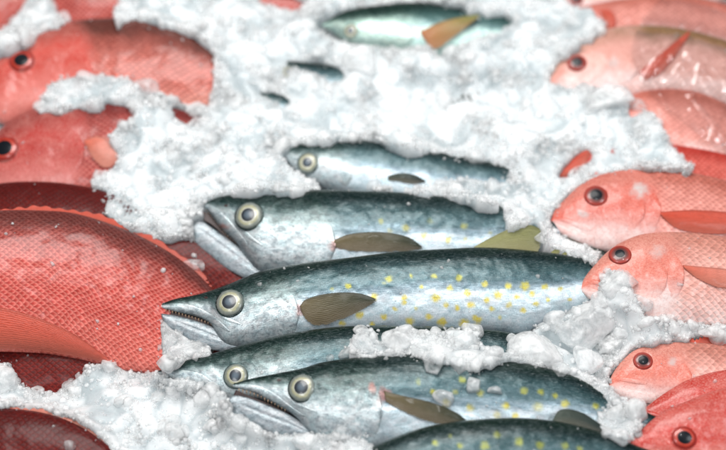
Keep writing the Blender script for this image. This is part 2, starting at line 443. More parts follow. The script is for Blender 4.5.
class Fish:
    def __init__(s, kind, label, group, tops, bots, h, mat, k=.5, tilt=17, slope=0.0, cpx=None, N=200, Mr=72,
                 gill=None, spots=(), spot_r=4.0, line=False, blood=(), cat='fish', big=True, headw=None, hcut=None):
        s.kind = kind
        headw = headw or (34.0 if kind == 'mackerel' else 22.0)
        tops = [tuple(p) for p in tops]; bots = [tuple(p) for p in bots]
        xs = [p[0] for p in tops + bots]; ys = [p[1] for p in tops + bots]
        cx, cy = cpx or ((min(xs) + max(xs)) / 2, (min(ys) + max(ys)) / 2)
        ti = math.radians(tilt)
        n = np.array([-slope, -math.sin(ti), math.cos(ti)]); n /= np.linalg.norm(n)
        p0 = on_plane(np.array([cx]), np.array([cy]), np.array([0, 0, h / 1000.]), np.array([0, 0, 1.]))[0]
        s.n = n; s.p0 = p0
        f = np.linspace(0, 1, N) ** 1.35
        f = f * .985 + .015 * np.linspace(0, 1, N)
        T2 = by_x(tops, f); B2 = by_x(bots, f)
        T = on_plane(T2[:, 0], T2[:, 1], p0, n); B = on_plane(B2[:, 0], B2[:, 1], p0, n)
        C = (T + B) / 2; Hh = (T - B) / 2
        Hl = np.linalg.norm(Hh, axis=1)
        Hs = Hl.copy()
        ker = np.ones(9) / 9
        Hs = np.convolve(np.pad(Hs, 4, 'edge'), ker, 'valid')
        W = k * Hs * (1 - .25 * f)
        W = np.minimum(W, 1.3 * Hl + .0008)
        th = np.linspace(0, 2 * math.pi, Mr, endpoint=False)
        ct, st = np.cos(th), np.sin(th)
        st2 = np.sign(st) * np.abs(st) ** .9
        V = C[:, None] + ct[None, :, None] * Hh[:, None] + (st2[None, :] * W[:, None])[..., None] * n
        arc = np.concatenate([[0], np.cumsum(np.linalg.norm(np.diff(C, axis=0), axis=1))]) * 1000
        uv = np.stack([np.repeat(arc[:, None], Mr, 1), ct[None, :] * Hl[:, None] * 1000 * 1.0], -1)
        uv[..., 1] += 300
        uv[..., 0] += RNG.uniform(0, 400)
        # relief of the flesh
        px, py = to_px(V)
        bump = fbm(px / 24., py / 18., 3, 5) * .0011
        V = V + n * (bump * np.abs(st)[None, :])[..., None]
        px, py = to_px(V)
        bv = np.repeat(ct[None, :], N, 0)
        if gill:
            gx = np.interp(bv[:, :], [-1, -.6, 0, .5, 1][0:5], gill)
            hd = 1 - sm(-headw * .5, headw * .5, px - gx + 3 * fbm(px / 9., py / 9., 2, 3))
        else:
            hd = np.zeros_like(bv)
        sp = np.zeros_like(bv)
        for q in spots:
            r = (q[2] if len(q) > 2 else spot_r) * (1 + .22 * math.sin(q[0] * 12.7 + q[1] * 3.1))
            st_ = q[3] if len(q) > 3 else 1.0
            d = np.hypot((px - q[0]), (py - q[1]) * 1.08) + (1.9 * perlin(px / 3.5, py / 3.5, 2) if r < 7 else 6 * perlin(px / 7., py / 5., 2) + 1.5)
            sp = np.maximum(sp, st_ * (1 - sm(r * .35, r * 1.15, d)))
        sp *= (st[None, :] > -.05)
        bl = np.zeros_like(bv)
        for q in blood:
            d = np.hypot((px - q[0]) / q[2], (py - q[1]) / q[3]) + .5 * perlin(px / 5., py / 5., 4)
            bl = np.maximum(bl, q[4] * (1 - sm(.4, 1.1, d)))
        lv = np.zeros_like(bv)
        if line:
            target = .38 + .05 * np.sin(f * 14)[:, None] - .35 * f[:, None]
            lv = (1 - sm(.012, .045, np.abs(bv - target))) * (1 - hd) * (.5 + .5 * sm(-.3, .3, perlin(px / 20, py / 50, 8)))
        s.V = V.reshape(-1, 3); s.px = px; s.py = py
        F = grid_faces(N, Mr, True)
        s.attrs = dict(bv=bv.ravel(), head=hd.ravel(), spot=sp.ravel(), blood=bl.ravel(), line=lv.ravel())
        s.uv = uv.reshape(-1, 2)
        # end caps (fans as quads)
        c0 = s.V[:Mr].mean(0); c1 = s.V[-Mr:].mean(0)
        i0 = len(s.V); VV = np.vstack([s.V, c0, c1])
        j = np.arange(Mr); j2 = (j + 1) % Mr
        F3 = np.vstack([F[:, [0, 1, 2]], F[:, [0, 2, 3]], np.stack([np.full(Mr, i0), j, j2], 1),
                        np.stack([np.full(Mr, i0 + 1), (N - 1) * Mr + j2, (N - 1) * Mr + j], 1)])
        at = {a: np.append(d, [d[0], d[-1]]) for a, d in s.attrs.items()}
        uvx = np.vstack([s.uv, s.uv[0], s.uv[-1]])
        s.origin = np.array([C[:, 0].mean(), C[:, 1].mean(), VV[:, 2].min()])
        s.root = bpy.data.objects.new(kind, None); COL.objects.link(s.root)
        s.root.location = s.origin
        s.root.empty_display_size = .02
        tag(s.root, label, cat, group)
        s.mat = mat
        make_mesh('body', VV, F3, M[mat], s.root, s.origin, at, uvx)
        s.F3 = F3; s.at = at; s.uvx = uvx
        s.bvh = BVHTree.FromPolygons([Vector(v) for v in VV], F3.tolist())
        ALLP.append(s.V)
        s.T2 = T2; s.B2 = B2
        FISH.append(s)

    def hit(s, px, py):
        """height above the fish plane where the line of sight meets the body, and nearest vertex"""
        d = rays(px, py); h = np.zeros(px.shape); idx = np.full(px.shape, -1)
        c = Vector(CPOS)
        for i in np.ndindex(px.shape):
            r = s.bvh.ray_cast(c, Vector(d[i]))
            if r[0] is not None:
                h[i] = (np.array(r[0]) - s.p0) @ s.n; idx[i] = s.F3[r[2]][0]
        return h, idx

    def patch(s, name, tops, bots, off, thick=.8, mat=None, nu=40, nv=14, soft=True, label=None, attrs=True, hscale=1.0, drape=True, parent=None, smoothh=True):
        """a lobe lofted between two curves traced over the fish; off(u,v) mm above the skin"""
        u = np.linspace(0, 1, nu); v = np.linspace(0, 1, nv)
        T2 = by_len(tops, u); B2 = by_len(bots, u)
        P2 = T2[:, None] * (1 - v)[None, :, None] + B2[:, None] * v[None, :, None]
        px, py = P2[..., 0], P2[..., 1]
        h, idx = s.hit(px, py)
        if not drape: h = h * 0
        if smoothh:
            for _ in range(3):
                hp = np.pad(h, 1, 'edge')
                h2 = (hp[:-2, 1:-1] + hp[2:, 1:-1] + hp[1:-1, :-2] + hp[1:-1, 2:] + 2 * h) / 6
                h = np.maximum(h2, h - .0002) if drape else h2
        U, Vv = np.meshgrid(u, v, indexing='ij')
        o = off(U, Vv) / 1000. if callable(off) else off / 1000.
        e = np.minimum(1, 3.5 * np.sqrt(np.clip(np.sin(np.pi * Vv), 0, 1)) * np.sqrt(np.clip(1 - U ** 6, 0, 1)) + .12) if soft else 1
        up = np.empty(px.shape + (3,)); dn = np.empty_like(up)
        d = rays(px, py); den = d @ s.n; base = np.dot(s.p0 - CPOS, s.n)
        hu = h * hscale + o; hl = hu - thick / 1000. * e
        up = CPOS + d * ((base + hu) / den)[..., None]
        dn = up - s.n * (thick / 1000. * e * np.ones_like(h))[..., None]
        V = np.vstack([up.reshape(-1, 3), dn.reshape(-1, 3)])
        F = grid_faces(nu, nv); K = nu * nv
        F2 = F[:, ::-1] + K
        # rim
        rim = np.concatenate([np.arange(nv), (np.arange(1, nu)) * nv + nv - 1, (nu - 1) * nv + np.arange(nv - 2, -1, -1), np.arange(nu - 2, 0, -1) * nv])
        r2 = np.roll(rim, -1)
        F = np.vstack([F, F2, np.stack([rim, rim + K, r2 + K, r2], 1)[:, ::-1]])
        idf = idx.ravel(); ok = idf >= 0
        at = {}
        safe = np.where(ok, idf, 0)
        for a, dd in s.at.items():
            q = dd[safe].copy(); q[~ok] = dd[safe][ok].mean() if ok.any() else 0
            if a == 'head' and (mat is None or mat == 'mack_jaw'): q[:] = 1
            if a == 'line': q[:] = 0
            if a == 'bv' and not ok.all(): q[~ok] = -.9 if P2[..., 1].mean() > s.py.mean() else .8
            at[a] = np.concatenate([q, q])
        at['fx'] = np.concatenate([U.ravel()] * 2); at['fy'] = np.concatenate([Vv.ravel()] * 2)
        org = np.array([0, 0, 0.])
        off0 = s.uvx[0, 0]
        uv = np.stack([px.ravel() - s.T2[0, 0] + off0, 300 - (py.ravel() - s.py.mean())], 1)
        ob = make_mesh(name, V, F, M[mat or s.mat], parent or s.root, s.origin if parent is None else s.origin, at, np.vstack([uv, uv]))
        if label: ob['label'] = label
        ALLP.append(up.reshape(-1, 3))
        return ob

    def eye(s, x, y, r, iris='iris_m', pupil='pupil', pr=.45, asp=1.0, rim=True, sink=0.25):
        h, _ = s.hit(np.array([x]), np.array([y]))
        P = on_plane(np.array([x]), np.array([y]), s.p0, s.n, h[0])[0]
        # surface frame around the eye
        ring = [(x + r * math.cos(a), y + r * math.sin(a)) for a in np.linspace(0, 2 * math.pi, 8, endpoint=False)]
        hh, _ = s.hit(np.array([q[0] for q in ring]), np.array([q[1] for q in ring]))
        Q = np.array([on_plane(np.array([q[0]]), np.array([q[1]]), s.p0, s.n, a)[0] for q, a in zip(ring, hh)])
        c = Q.mean(0); _, _, vt = np.linalg.svd(Q - c)
        nn = vt[2]; nn = nn if nn @ s.n > 0 else -nn
        nn = nn * .6 + s.n * .4; nn /= np.linalg.norm(nn)
        zc = (P - CPOS) @ FWD
        R = r * .001 * zc / DIST
        ax = np.cross(UPV, nn); ax /= np.linalg.norm(ax); ay = np.cross(nn, ax)
        P = P + nn * R * .02
        na = 40

        def lathe(name, prof, mat, par, rad=None):
            a = np.linspace(0, 2 * math.pi, na, endpoint=False)
            pr_ = np.array(prof)
            V = P + (pr_[:, 0, None, None] * R * (np.cos(a)[None, :, None] * ax * asp + np.sin(a)[None, :, None] * ay)) + pr_[:, 1, None, None] * R * nn
            nV = V.reshape(-1, 3)
            return make_mesh(name, nV, grid_faces(len(prof), na, True)[:, ::-1], M[mat], par, s.origin, {'rad': np.repeat(pr_[:, 0], na)})
        dome = [(1.0, -.25)] + [(math.cos(t), .30 * math.sin(t)) for t in np.linspace(0, math.pi / 2 - .02, 18)]
        e = lathe('eye', dome, iris, s.root)
        pup = [(pr, .10)] + [(pr * math.cos(t), .30 * math.sqrt(1 - (pr * math.cos(t)) ** 2) + .012) for t in np.linspace(0, math.pi / 2 - .01, 12)]
        lathe('pupil', pup, pupil, e)
        if rim:
            rm = [(1.0 + .09 * math.cos(t), -.04 + .07 * math.sin(t)) for t in np.linspace(0, 2 * math.pi, 13)]
            a = np.linspace(0, 2 * math.pi, na, endpoint=False)
            pr_ = np.array(rm)
            V = P + (pr_[:, 0, None, None] * R * (np.cos(a)[None, :, None] * ax * asp + np.sin(a)[None, :, None] * ay)) + pr_[:, 1, None, None] * R * nn
            _, idx = s.hit(np.array([x]), np.array([y - r]))
            at = {q: np.full(V.shape[0] * na, s.at[q][max(idx[0], 0)] if q != 'head' else 1.0) for q in s.at}
            make_mesh('eye_rim', V.reshape(-1, 3), grid_faces(13, na, True)[:, ::-1], M[s.mat], s.root, s.origin, at,
                      np.tile(s.uvx[max(idx[0], 0)], (V.shape[0] * na, 1)) + np.tile(np.stack([3 * np.cos(a), 3 * np.sin(a)], 1), (13, 1)))

    def teeth(s, pts, n, ln=2.2, up=False):
        """one row of small pointed teeth along a jaw edge"""
        c = by_len(pts, np.linspace(0.02, .98, n))
        Vs = []; Fs = []
        for i, (x, y) in enumerate(c):
            L = ln * random.uniform(.6, 1.15) * (1 - .3 * i / n)
            r = .8
            dy = -L if up else L
            ring = [(x + r * math.cos(a), y + 0 * math.sin(a), r * math.sin(a)) for a in np.linspace(0, 2 * math.pi, 6, endpoint=False)]
            b = len(Vs)
            for q in ring:
                Vs.append(on_plane(np.array([q[0]]), np.array([q[1]]), s.p0, s.n, .0030 + q[2] * .001)[0])
            Vs.append(on_plane(np.array([x + random.uniform(-.3, .5)]), np.array([y + dy]), s.p0, s.n, .0030)[0])
            for k in range(6): Fs.append((b + k, b + (k + 1) % 6, b + 6))
        o = make_mesh('tooth_row', np.array(Vs), np.array(Fs), M['tooth'], s.root, s.origin, smooth=False)
        return o

    def tail(s, mat, length=60, spread=.9):
        """forked tail fin behind the tail root"""
        x, y = (s.T2[-1] + s.B2[-1]) / 2
        d = (s.T2[-1] + s.B2[-1]) / 2 - (s.T2[-12] + s.B2[-12]) / 2; d /= np.linalg.norm(d)
        w = max(3, np.linalg.norm(s.T2[-1] - s.B2[-1]) / 2)
        nrm = np.array([d[1], -d[0]])
        c = np.array([x, y]) - d * 3
        for sg in (1, -1):
            a = c + nrm * sg * w; tip = c + d * length + nrm * sg * length * spread
            mid = c + d * length * .55 + nrm * sg * length * .62
            inner = c + d * length * .42
            ob = s.patch('tail_fin', [tuple(a), tuple(mid), tuple(tip)] if sg == 1 else [tuple(c), tuple(inner), tuple(tip)],
                         [tuple(c), tuple(inner), tuple(tip - nrm * sg)] if sg == 1 else [tuple(a), tuple(mid), tuple(tip + nrm * 1)],
                         0.3, 1.2, mat, 16, 8, drape=False)


def dome(hh, rear=1.0, front=-.6, p=1.5):
    return lambda U, V: front + (hh - front) * np.sin(np.pi * np.clip(V, 0, 1)) ** .6 * (np.clip(U, 0, 1) ** p * rear + (1 - rear) * np.sin(np.pi * U))


GM = 'mackerel laid out in a row on the ice'
GR = 'snappers overlapping along the right side'
GL = 'snappers overlapping along the left side'

# ---------------- mackerel, from the far row to the near one
f = Fish('mackerel', 'small green-backed mackerel farthest away at the top, orange and olive fin raised beside ice', GM,
         [(322, 24), (335, 16), (350, 10), (375, 6), (410, 3), (450, 4), (485, 10), (520, 18), (570, 30), (600, 36)],
         [(322, 26), (335, 34), (350, 44), (380, 52), (420, 58), (460, 58), (500, 52), (550, 46), (600, 40)],
         24, 'mack_dull', .55, gill=[400, 403, 410, 412, 414], N=170)
f.eye(351, 31, 7.5)
f.patch('gill_cover', [(368, 20), (390, 16), (408, 22), (414, 34)], [(368, 44), (385, 52), (402, 53), (413, 40)], dome(1.6))
f.patch('pectoral_fin', [(420, 31), (440, 22), (460, 17), (480, 14)], [(422, 36), (434, 49), (450, 40), (480, 16)],
        lambda U, V: 1.5 + 9 * U, 1.0, 'fin_gold', label='orange and olive raised fin')
f.tail('fin_dark')

f = Fish('mackerel', 'mackerel buried in ice left of centre top, only a dark sliver of its back showing', GM,
         [(268, 64), (285, 61), (320, 64), (342, 66), (400, 80), (470, 97)], [(268, 68), (300, 90), (350, 112), (420, 117), (470, 103)],
         16, 'mack', .5, gill=[300] * 5, N=90, Mr=40)
f.eye(288, 72, 6)
f.tail('fin_dark')
f = Fish('mackerel', 'mackerel buried in ice, thin dark line of back showing above the small-headed mackerel', GM,
         [(236, 92), (252, 89), (275, 92), (300, 100), (360, 118), (430, 130)], [(236, 95), (270, 118), (330, 136), (400, 140), (430, 136)],
         14, 'mack', .5, gill=[270] * 5, N=90, Mr=40)
f.eye(254, 99, 6)
f.tail('fin_dark')

f = Fish('mackerel', 'mackerel half sunk in ice with white cheek, just above the two large mackerel', GM,
         [(281, 150), (290, 146), (320, 141), (380, 140), (410, 147), (450, 154), (508, 167), (560, 182), (600, 190)],
         [(281, 153), (295, 170), (320, 186), (360, 200), (420, 207), (480, 205), (530, 200), (600, 194)],
         26, 'mack', .55, gill=[336, 340, 346, 344, 336], N=220, line=True)
f.eye(308, 163, 10.5, pr=.46)
f.patch('gill_cover', [(322, 152), (336, 150), (346, 160), (352, 170)], [(322, 180), (334, 190), (344, 190), (351, 180)], dome(1.6))
f.patch('pectoral_fin', [(388, 176), (400, 173), (415, 175), (426, 181)], [(388, 180), (400, 182), (414, 184), (426, 182)], lambda U, V: 1 + 1.5 * U, .9, 'fin_dark')
f.patch('maxilla', [(284, 154), (294, 160), (304, 172)], [(284, 157), (292, 166), (302, 177)], 1.0, 1.2)
f.tail('fin_dark')

# second large mackerel (open mouth)
M2S = [(381, 221, 3, .55), (406, 228, 4, .7), (424, 236, 4, .8), (448, 240, 4.4, .85), (464, 226, 3.5, .6), (465, 239, 3, .6), (430, 221, 3, .3), (390, 231, 3, .3), (490, 232, 3, .4)]
f = Fish('mackerel', 'large mackerel with gaping mouth and round cloudy eye, second above the yellow-spotted one nearest centre', GM,
         [(204, 203), (215, 198), (250, 193), (330, 190.5), (400, 193), (460, 199), (510, 206), (535, 214), (562, 226)],
         [(204, 206), (213, 217), (221, 228), (236, 243), (246, 258), (258, 272), (270, 276), (300, 281), (350, 283), (420, 279), (480, 270), (530, 250), (562, 232)],
         30, 'mack', .55, gill=[326, 330, 334, 330, 318], N=440, Mr=150, spots=M2S, spot_r=4.2, line=True,
         blood=[(335, 244, 8, 8, .55), (222, 226, 8, 3, .6)])
f.root['label'] = 'large mackerel with gaping empty mouth, directly behind the many-spotted one with the raised fin'
f.patch('mouth_lining', [(200, 209), (212, 216), (226, 229), (242, 246)], [(196, 217), (212, 225), (226, 238), (242, 252)], -2.5, 2.0, 'mouth', drape=False)
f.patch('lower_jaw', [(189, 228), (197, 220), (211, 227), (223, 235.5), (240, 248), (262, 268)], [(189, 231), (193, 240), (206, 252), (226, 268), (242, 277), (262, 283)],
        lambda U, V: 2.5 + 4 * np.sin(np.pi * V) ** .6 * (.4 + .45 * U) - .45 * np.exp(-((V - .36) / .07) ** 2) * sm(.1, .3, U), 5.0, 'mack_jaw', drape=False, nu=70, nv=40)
f.patch('maxilla', [(206, 203), (218, 209), (232, 223), (247, 243)], [(204, 207), (213, 218), (221, 228.5), (236, 243), (247, 246.5)], dome(1.4, .2, .4), 1.6, nu=40)
f.patch('cheek_plate', [(218, 204), (230, 212), (244, 228), (263, 245)], [(222, 210), (232, 222), (246, 238), (262, 247)], dome(1.0, .5), .8)
f.patch('nostril', [(226 - 2.2, 205.5), (226, 205.5 - 1.2), (226 + 2.2, 205.5)], [(226 - 2.2, 205.5 + .3), (226, 205.5 + 1.3), (226 + 2.2, 205.5 + .3)], .25, .4, 'mouth', 6, 5)
f.eye(249, 216, 14, pr=.49)
f.patch('gill_cover', [(286, 208), (306, 203), (324, 210), (334, 232), (336, 242)], [(276, 262), (294, 276), (312, 276), (328, 266), (335, 250)], dome(2.9, p=2.2), nu=56, nv=36)
f.patch('pectoral_fin', [(334, 240), (350, 234), (380, 232), (408, 237), (424, 248)], [(334, 247), (350, 251), (375, 252), (402, 251.5), (424, 249)],
        lambda U, V: 1.4 + 2.5 * U + .8 * np.sin(V * 3.1), 1.2, 'fin_olive', 50, 24)
f.teeth([(206, 209), (221, 229), (236, 243)], 14, 2.0)
f.tail('fin_dark')

# the yellow-spotted mackerel in the middle
M3S = [(389, 279), (411, 276, 3), (434, 276, 3), (459, 278), (348, 286, 4), (450, 288), (422, 287, 3), (404, 298), (436, 298), (467, 293), (374, 297),
       (332, 289, 3, .5), (384, 283, 3, .3), (508, 286), (525, 286), (545, 287, 3.5), (485, 284, 3.5), (498, 295), (517, 297, 3.5), (532, 294, 3.5),
       (360, 315), (384, 317, 4.5), (410, 321), (404, 302, 4), (429, 317, 4.5), (442, 322), (457, 308), (471, 305), (464, 323), (478, 320), (342, 323),
       (492, 309, 4), (500, 318, 3, .8), (509, 305, 3.4, .8), (523, 310, 3.4), (536, 304, 3), (548, 300, 3), (560, 289, 3), (570, 299, 3), (322, 300, 3, .5),
       (475, 318, 4), (487, 300, 3.4), (395, 309, 3.5), (416, 308, 3.5, .8), (446, 305, 3.5), (372, 325, 3), (400, 329, 3), (350, 303, 3), (452, 329, 3), (430, 329, 3)]
f = Fish('mackerel', 'longest mackerel in the middle with many yellow spots and a raised olive back fin', GM,
         [(161, 304), (175, 299), (200, 294), (230, 284), (260, 272), (300, 264), (350, 258), (400, 252), (450, 249), (490, 248), (540, 252), (575, 257), (605, 265), (655, 282)],
         [(161, 308), (175, 312), (197, 317), (211, 325), (218, 337), (227, 346), (245, 349), (265, 347), (300, 341), (350, 334), (400, 331), (450, 333), (500, 334), (530, 331), (577, 311), (610, 300), (655, 290)],
         44, 'mack', .55, gill=[290, 294, 298, 296, 286], N=560, Mr=170, spots=M3S, spot_r=4.7, line=True,
         blood=[(300, 310, 7, 9, .5)])
f.patch('mouth_lining', [(164, 307), (180, 311), (200, 317), (218, 326)], [(164, 315), (180, 321), (200, 327), (218, 335)], -1.5, 2.0, 'mouth', drape=False)
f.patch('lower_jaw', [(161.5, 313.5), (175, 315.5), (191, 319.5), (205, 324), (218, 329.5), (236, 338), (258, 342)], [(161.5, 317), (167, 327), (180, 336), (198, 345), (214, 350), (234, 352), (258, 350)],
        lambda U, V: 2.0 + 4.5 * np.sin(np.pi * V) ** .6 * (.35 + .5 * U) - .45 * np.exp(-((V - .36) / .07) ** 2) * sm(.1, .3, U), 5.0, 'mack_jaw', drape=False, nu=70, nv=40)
f.patch('maxilla', [(162, 303), (180, 302), (200, 308), (216, 318), (230, 331)], [(162, 308), (178, 312), (197, 317), (214, 324), (229, 332)], dome(1.4, .2, .4), 1.6, nu=50)
f.patch('cheek_plate', [(200, 299), (210, 303), (222, 313), (243, 324.5)], [(204, 304), (212, 310), (222, 320), (242, 326)], dome(1.0, .5), .8)
f.patch('nostril', [(206 - 2.2, 297.5), (206, 297.5 - 1.2), (206 + 2.2, 297.5)], [(206 - 2.2, 297.5 + .3), (206, 297.5 + 1.3), (206 + 2.2, 297.5 + .3)], .25, .4, 'mouth', 6, 5)
f.eye(230, 303, 13.8, pr=.52)
f.patch('gill_cover', [(254, 283), (272, 277), (288, 284), (297, 302), (299, 312)], [(244, 340), (262, 345), (280, 344), (294, 334), (298, 320)], dome(2.9, p=2.2), nu=56, nv=36)
f.patch('pectoral_fin', [(300, 306), (305, 300), (320, 295), (340, 292.5), (360, 293.5), (377, 299)], [(301, 311), (307, 321), (318, 326), (336, 322), (358, 312), (377, 301)],
        lambda U, V: 1.4 + 2.8 * U + .8 * np.sin(V * 3.1), 1.2, 'fin_olive', 50, 24)
f.patch('dorsal_fin', [(474, 247), (490, 238), (512, 228), (530, 225), (541, 229)], [(474, 250), (495, 251), (520, 252), (536, 253), (541, 246)],
        lambda U, V: .5 + .0 * U, 1.4, 'fin_dorsal', 40, 20, drape=False, label='raised olive triangular fin')
for k_, (x, y) in enumerate([(551, 252), (562, 254), (573, 257), (584, 260), (595, 264)]):
    f.patch('finlet', [(x, y), (x + 5, y - 3), (x + 9, y - 2)], [(x, y + 3), (x + 4, y + 3), (x + 9, y + 1)], .5, 1.0, 'fin_dorsal', 8, 5, drape=False)
f.teeth([(165, 309), (180, 313), (200, 319), (212, 324)], 15, 4.6)
f.tail('fin_dark')

# fourth, mostly under the fifth
f = Fish('mackerel', 'dark-backed mackerel wedged between two others, topped by a line of clear ice lumps', GM,
         [(158, 371), (185, 361), (215, 353), (250, 343), (290, 333.5), (345, 326.5), (400, 326), (460, 328), (512, 333), (540, 344), (562, 356), (575, 364)],
         [(158, 374), (180, 382), (205, 390), (240, 406), (280, 412), (350, 410), (430, 408), (500, 400), (535, 388), (562, 374), (575, 369)],
         42, 'mack', .5, gill=[290, 294, 298, 296, 286], N=360, Mr=110, line=True)
f.eye(236, 376, 12, pr=.5)
f.patch('maxilla', [(161, 371), (180, 369), (200, 373), (214, 383)], [(161, 374), (176, 380), (194, 386), (210, 391)], dome(1.2, .2, .2), 1.4)
f.patch('gill_cover', [(262, 362), (280, 354), (292, 362), (300, 380)], [(256, 396), (272, 404), (286, 402), (298, 390)], dome(1.8))
f.tail('fin_dark', 16)

M5S = [(433, 392), (446, 403), (462, 380, 3.5), (524, 391), (541, 392), (565, 404), (596, 406), (506, 406), (538, 407, 5, .6), (497, 415, 4, .6), (581, 418, 4),
       (480, 393, 4, .7), (470, 408, 4, .8), (418, 382, 3, .5), (555, 396, 3), (455, 392, 3, .6), (515, 416, 3.5)]
f = Fish('mackerel', 'mackerel with open toothed jaws, ice heaped under its chin, overlapping a wedged dark-backed one', GM,
         [(233, 384), (250, 379), (280, 373), (300, 369), (325, 362), (365, 357), (420, 353), (470, 355), (520, 362), (570, 375), (610, 394), (650, 414), (680, 426)],
         [(233, 387), (242, 389.5), (252, 392), (270, 401.5), (288, 411.5), (300, 422), (312, 436), (340, 447), (380, 453), (440, 456), (500, 453), (560, 445), (610, 438), (680, 434)],
         60, 'mack', .52, gill=[372, 376, 380, 378, 368], N=440, Mr=150, spots=M5S, spot_r=4.4, line=True,
         blood=[(384, 396, 8, 9, .5), (372, 388, 5, 6, .4)])
f.patch('mouth_lining', [(236, 390), (252, 397), (270, 404), (290, 412)], [(232, 399), (246, 404), (264, 412), (290, 420)], -2, 2.0, 'mouth', drape=False)
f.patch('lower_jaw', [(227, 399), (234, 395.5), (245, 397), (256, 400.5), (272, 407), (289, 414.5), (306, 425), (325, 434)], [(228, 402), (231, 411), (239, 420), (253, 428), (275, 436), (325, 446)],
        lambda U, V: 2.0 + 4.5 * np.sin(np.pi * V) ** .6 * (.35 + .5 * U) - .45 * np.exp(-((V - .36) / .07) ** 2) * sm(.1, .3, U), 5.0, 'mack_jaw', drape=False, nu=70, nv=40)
f.patch('maxilla', [(234, 383), (252, 384), (272, 391.5), (292, 407), (305, 416)], [(234, 387), (250, 391.5), (268, 400.5), (286, 411), (304, 417)], dome(1.4, .2, .4), 1.6, nu=50)
f.patch('cheek_plate', [(272, 385), (284, 392), (298, 402), (317, 411)], [(276, 390), (286, 400), (298, 408), (316, 412.5)], dome(1.0, .5), .8)
f.patch('nostril', [(279 - 2.2, 380), (279, 380 - 1.2), (279 + 2.2, 380)], [(279 - 2.2, 380 + .3), (279, 380 + 1.3), (279 + 2.2, 380 + .3)], .25, .4, 'mouth', 6, 5)
f.eye(302, 388, 13.6, pr=.52)
f.teeth([(238, 388.5), (252, 392), (270, 401), (286, 410)], 14, 5.2)
f.patch('gill_cover', [(336, 374), (354, 369), (370, 376), (380, 394), (382, 406)], [(328, 436), (344, 446), (360, 447), (376, 436), (381, 420)], dome(2.9, p=2.2), nu=56, nv=36)
f.patch('pectoral_fin', [(384, 391), (404, 396), (430, 402), (455, 412), (470, 423)], [(386, 402), (400, 410), (420, 419), (445, 425), (470, 425)],
        lambda U, V: 1.4 + 2.8 * U + .8 * np.sin(V * 3.1), 1.2, 'fin_olive', 50, 24)
f.tail('fin_dark')

M6S = [(519, 442), (540, 445), (565, 446, 4), (497, 435, 3.5, .7), (485, 446), (435, 443), (460, 446), (580, 449), (450, 436, 3, .5)]
f = Fish('mackerel', 'mackerel cut by the bottom edge, only its dark back and a few spots in view', GM,
         [(270, 492), (300, 476), (340, 461), (375, 446), (400, 435), (430, 426), (470, 420), (520, 418), (560, 422), (600, 432), (640, 447), (700, 468)],
         [(270, 496), (300, 510), (350, 520), (420, 520), (500, 515), (560, 506), (620, 494), (660, 484), (700, 474)],
         66, 'mack', .5, gill=[380, 385, 388, 385, 378], N=360, Mr=110, spots=M6S, spot_r=4.6, line=True)
f.eye(330, 488, 13, pr=.52)
f.patch('dorsal_fin', [(552, 421), (560, 410), (578, 411), (596, 421), (612, 434)], [(552, 424), (566, 428), (584, 432), (600, 436), (612, 438)],
        lambda U, V: .5, 1.4, 'fin_dark', 30, 12, drape=False)
f.tail('fin_dark')


# ---------------- snappers
def snapper(label, grp, tops, bots, h, mat, eye=None, er=10, gill=None, pect=None, gillp=None, lips=None, jaw=None, iris='iris_p', pup='pupil_dark',
            pr=.45, k=.40, fin='fin_pink', tl=40, dorsal=None, N=260, Mr=90, preop=None, **kw):
    f = Fish('red_snapper', label, grp, tops, bots, h, mat, k, gill=gill, N=N, Mr=Mr, **kw)
    if jaw: f.patch('lower_jaw', jaw[0], jaw[1], dome(1.5, .3, .2), 1.8, nu=40, nv=16)
    if lips: f.patch('upper_lip', lips[0], lips[1], dome(1.3, .3, -.4), 1.6, nu=36, nv=10)
    if preop: f.patch('cheek_plate', preop[0], preop[1], dome(1.4), 1.0, nu=40, nv=30)
    if gillp: f.patch('gill_cover', gillp[0], gillp[1], dome(2.4), 1.2, nu=50, nv=34)
    if eye: f.eye(eye[0], eye[1], er, iris, pup, pr=pr, asp=1.08, rim=iris == 'iris_r')
    if pect: f.patch('pectoral_fin', pect[0], pect[1], lambda U, V: 1.2 + 3.0 * U + 1.0 * np.sin(V * 3.1), 1.4, fin, 50, 24)
    if dorsal:
        dd = by_len(dorsal[0], np.linspace(0, 1, 46)); rr = np.random.default_rng(5)
        dd[:, 1] += np.where(np.arange(46) % 2 == 0, 1.6, -.9) * rr.uniform(.2, 1.2, 46) + 1.2 * np.sin(np.arange(46) * .7)
        dorsal = ([tuple(q) for q in dd], dorsal[1])
        f.patch('dorsal_fin', dorsal[0], dorsal[1], lambda U, V: .6, 1.6, fin, 140, 8, drape=False)
    f.tail(fin, tl, .75)
    return f


snapper('red snapper at the top right edge, only its dark eye and pale cheek in view', GR,
        [(552, -2), (565, -12), (590, -26), (640, -40), (720, -40), (790, -25)], [(552, 1), (570, 8), (600, 12), (650, 12), (720, 2), (790, -15)],
        20, 'snap_pink', (576, -1), 7, gill=[620] * 5, N=120, Mr=60)
snapper('dusky pink snapper behind the olive-backed one, plastic film across its side', GR,
        [(545, 22), (560, 12), (590, 5), (625, -1), (680, -4), (726, 4), (800, 22)], [(545, 26), (565, 38), (600, 46), (640, 50), (700, 56), (740, 56), (800, 34)],
        24, 'snap_pink', None, gill=[606] * 5, N=160, Mr=60,
        pect=([(600, 10), (610, 10), (616, 20), (612, 34)], [(600, 12), (604, 20), (608, 28), (611, 34)]), fin='fin_red')
snapper('dull pink snapper whose head is under ice, belly of the olive-backed snapper above it', GR,
        [(608, 120), (622, 102), (645, 91), (690, 91), (726, 104), (790, 135)], [(608, 123), (630, 146), (660, 160), (700, 166), (750, 163), (790, 145)],
        22, 'snap_pink', None, gill=[632] * 5, N=160, Mr=60)
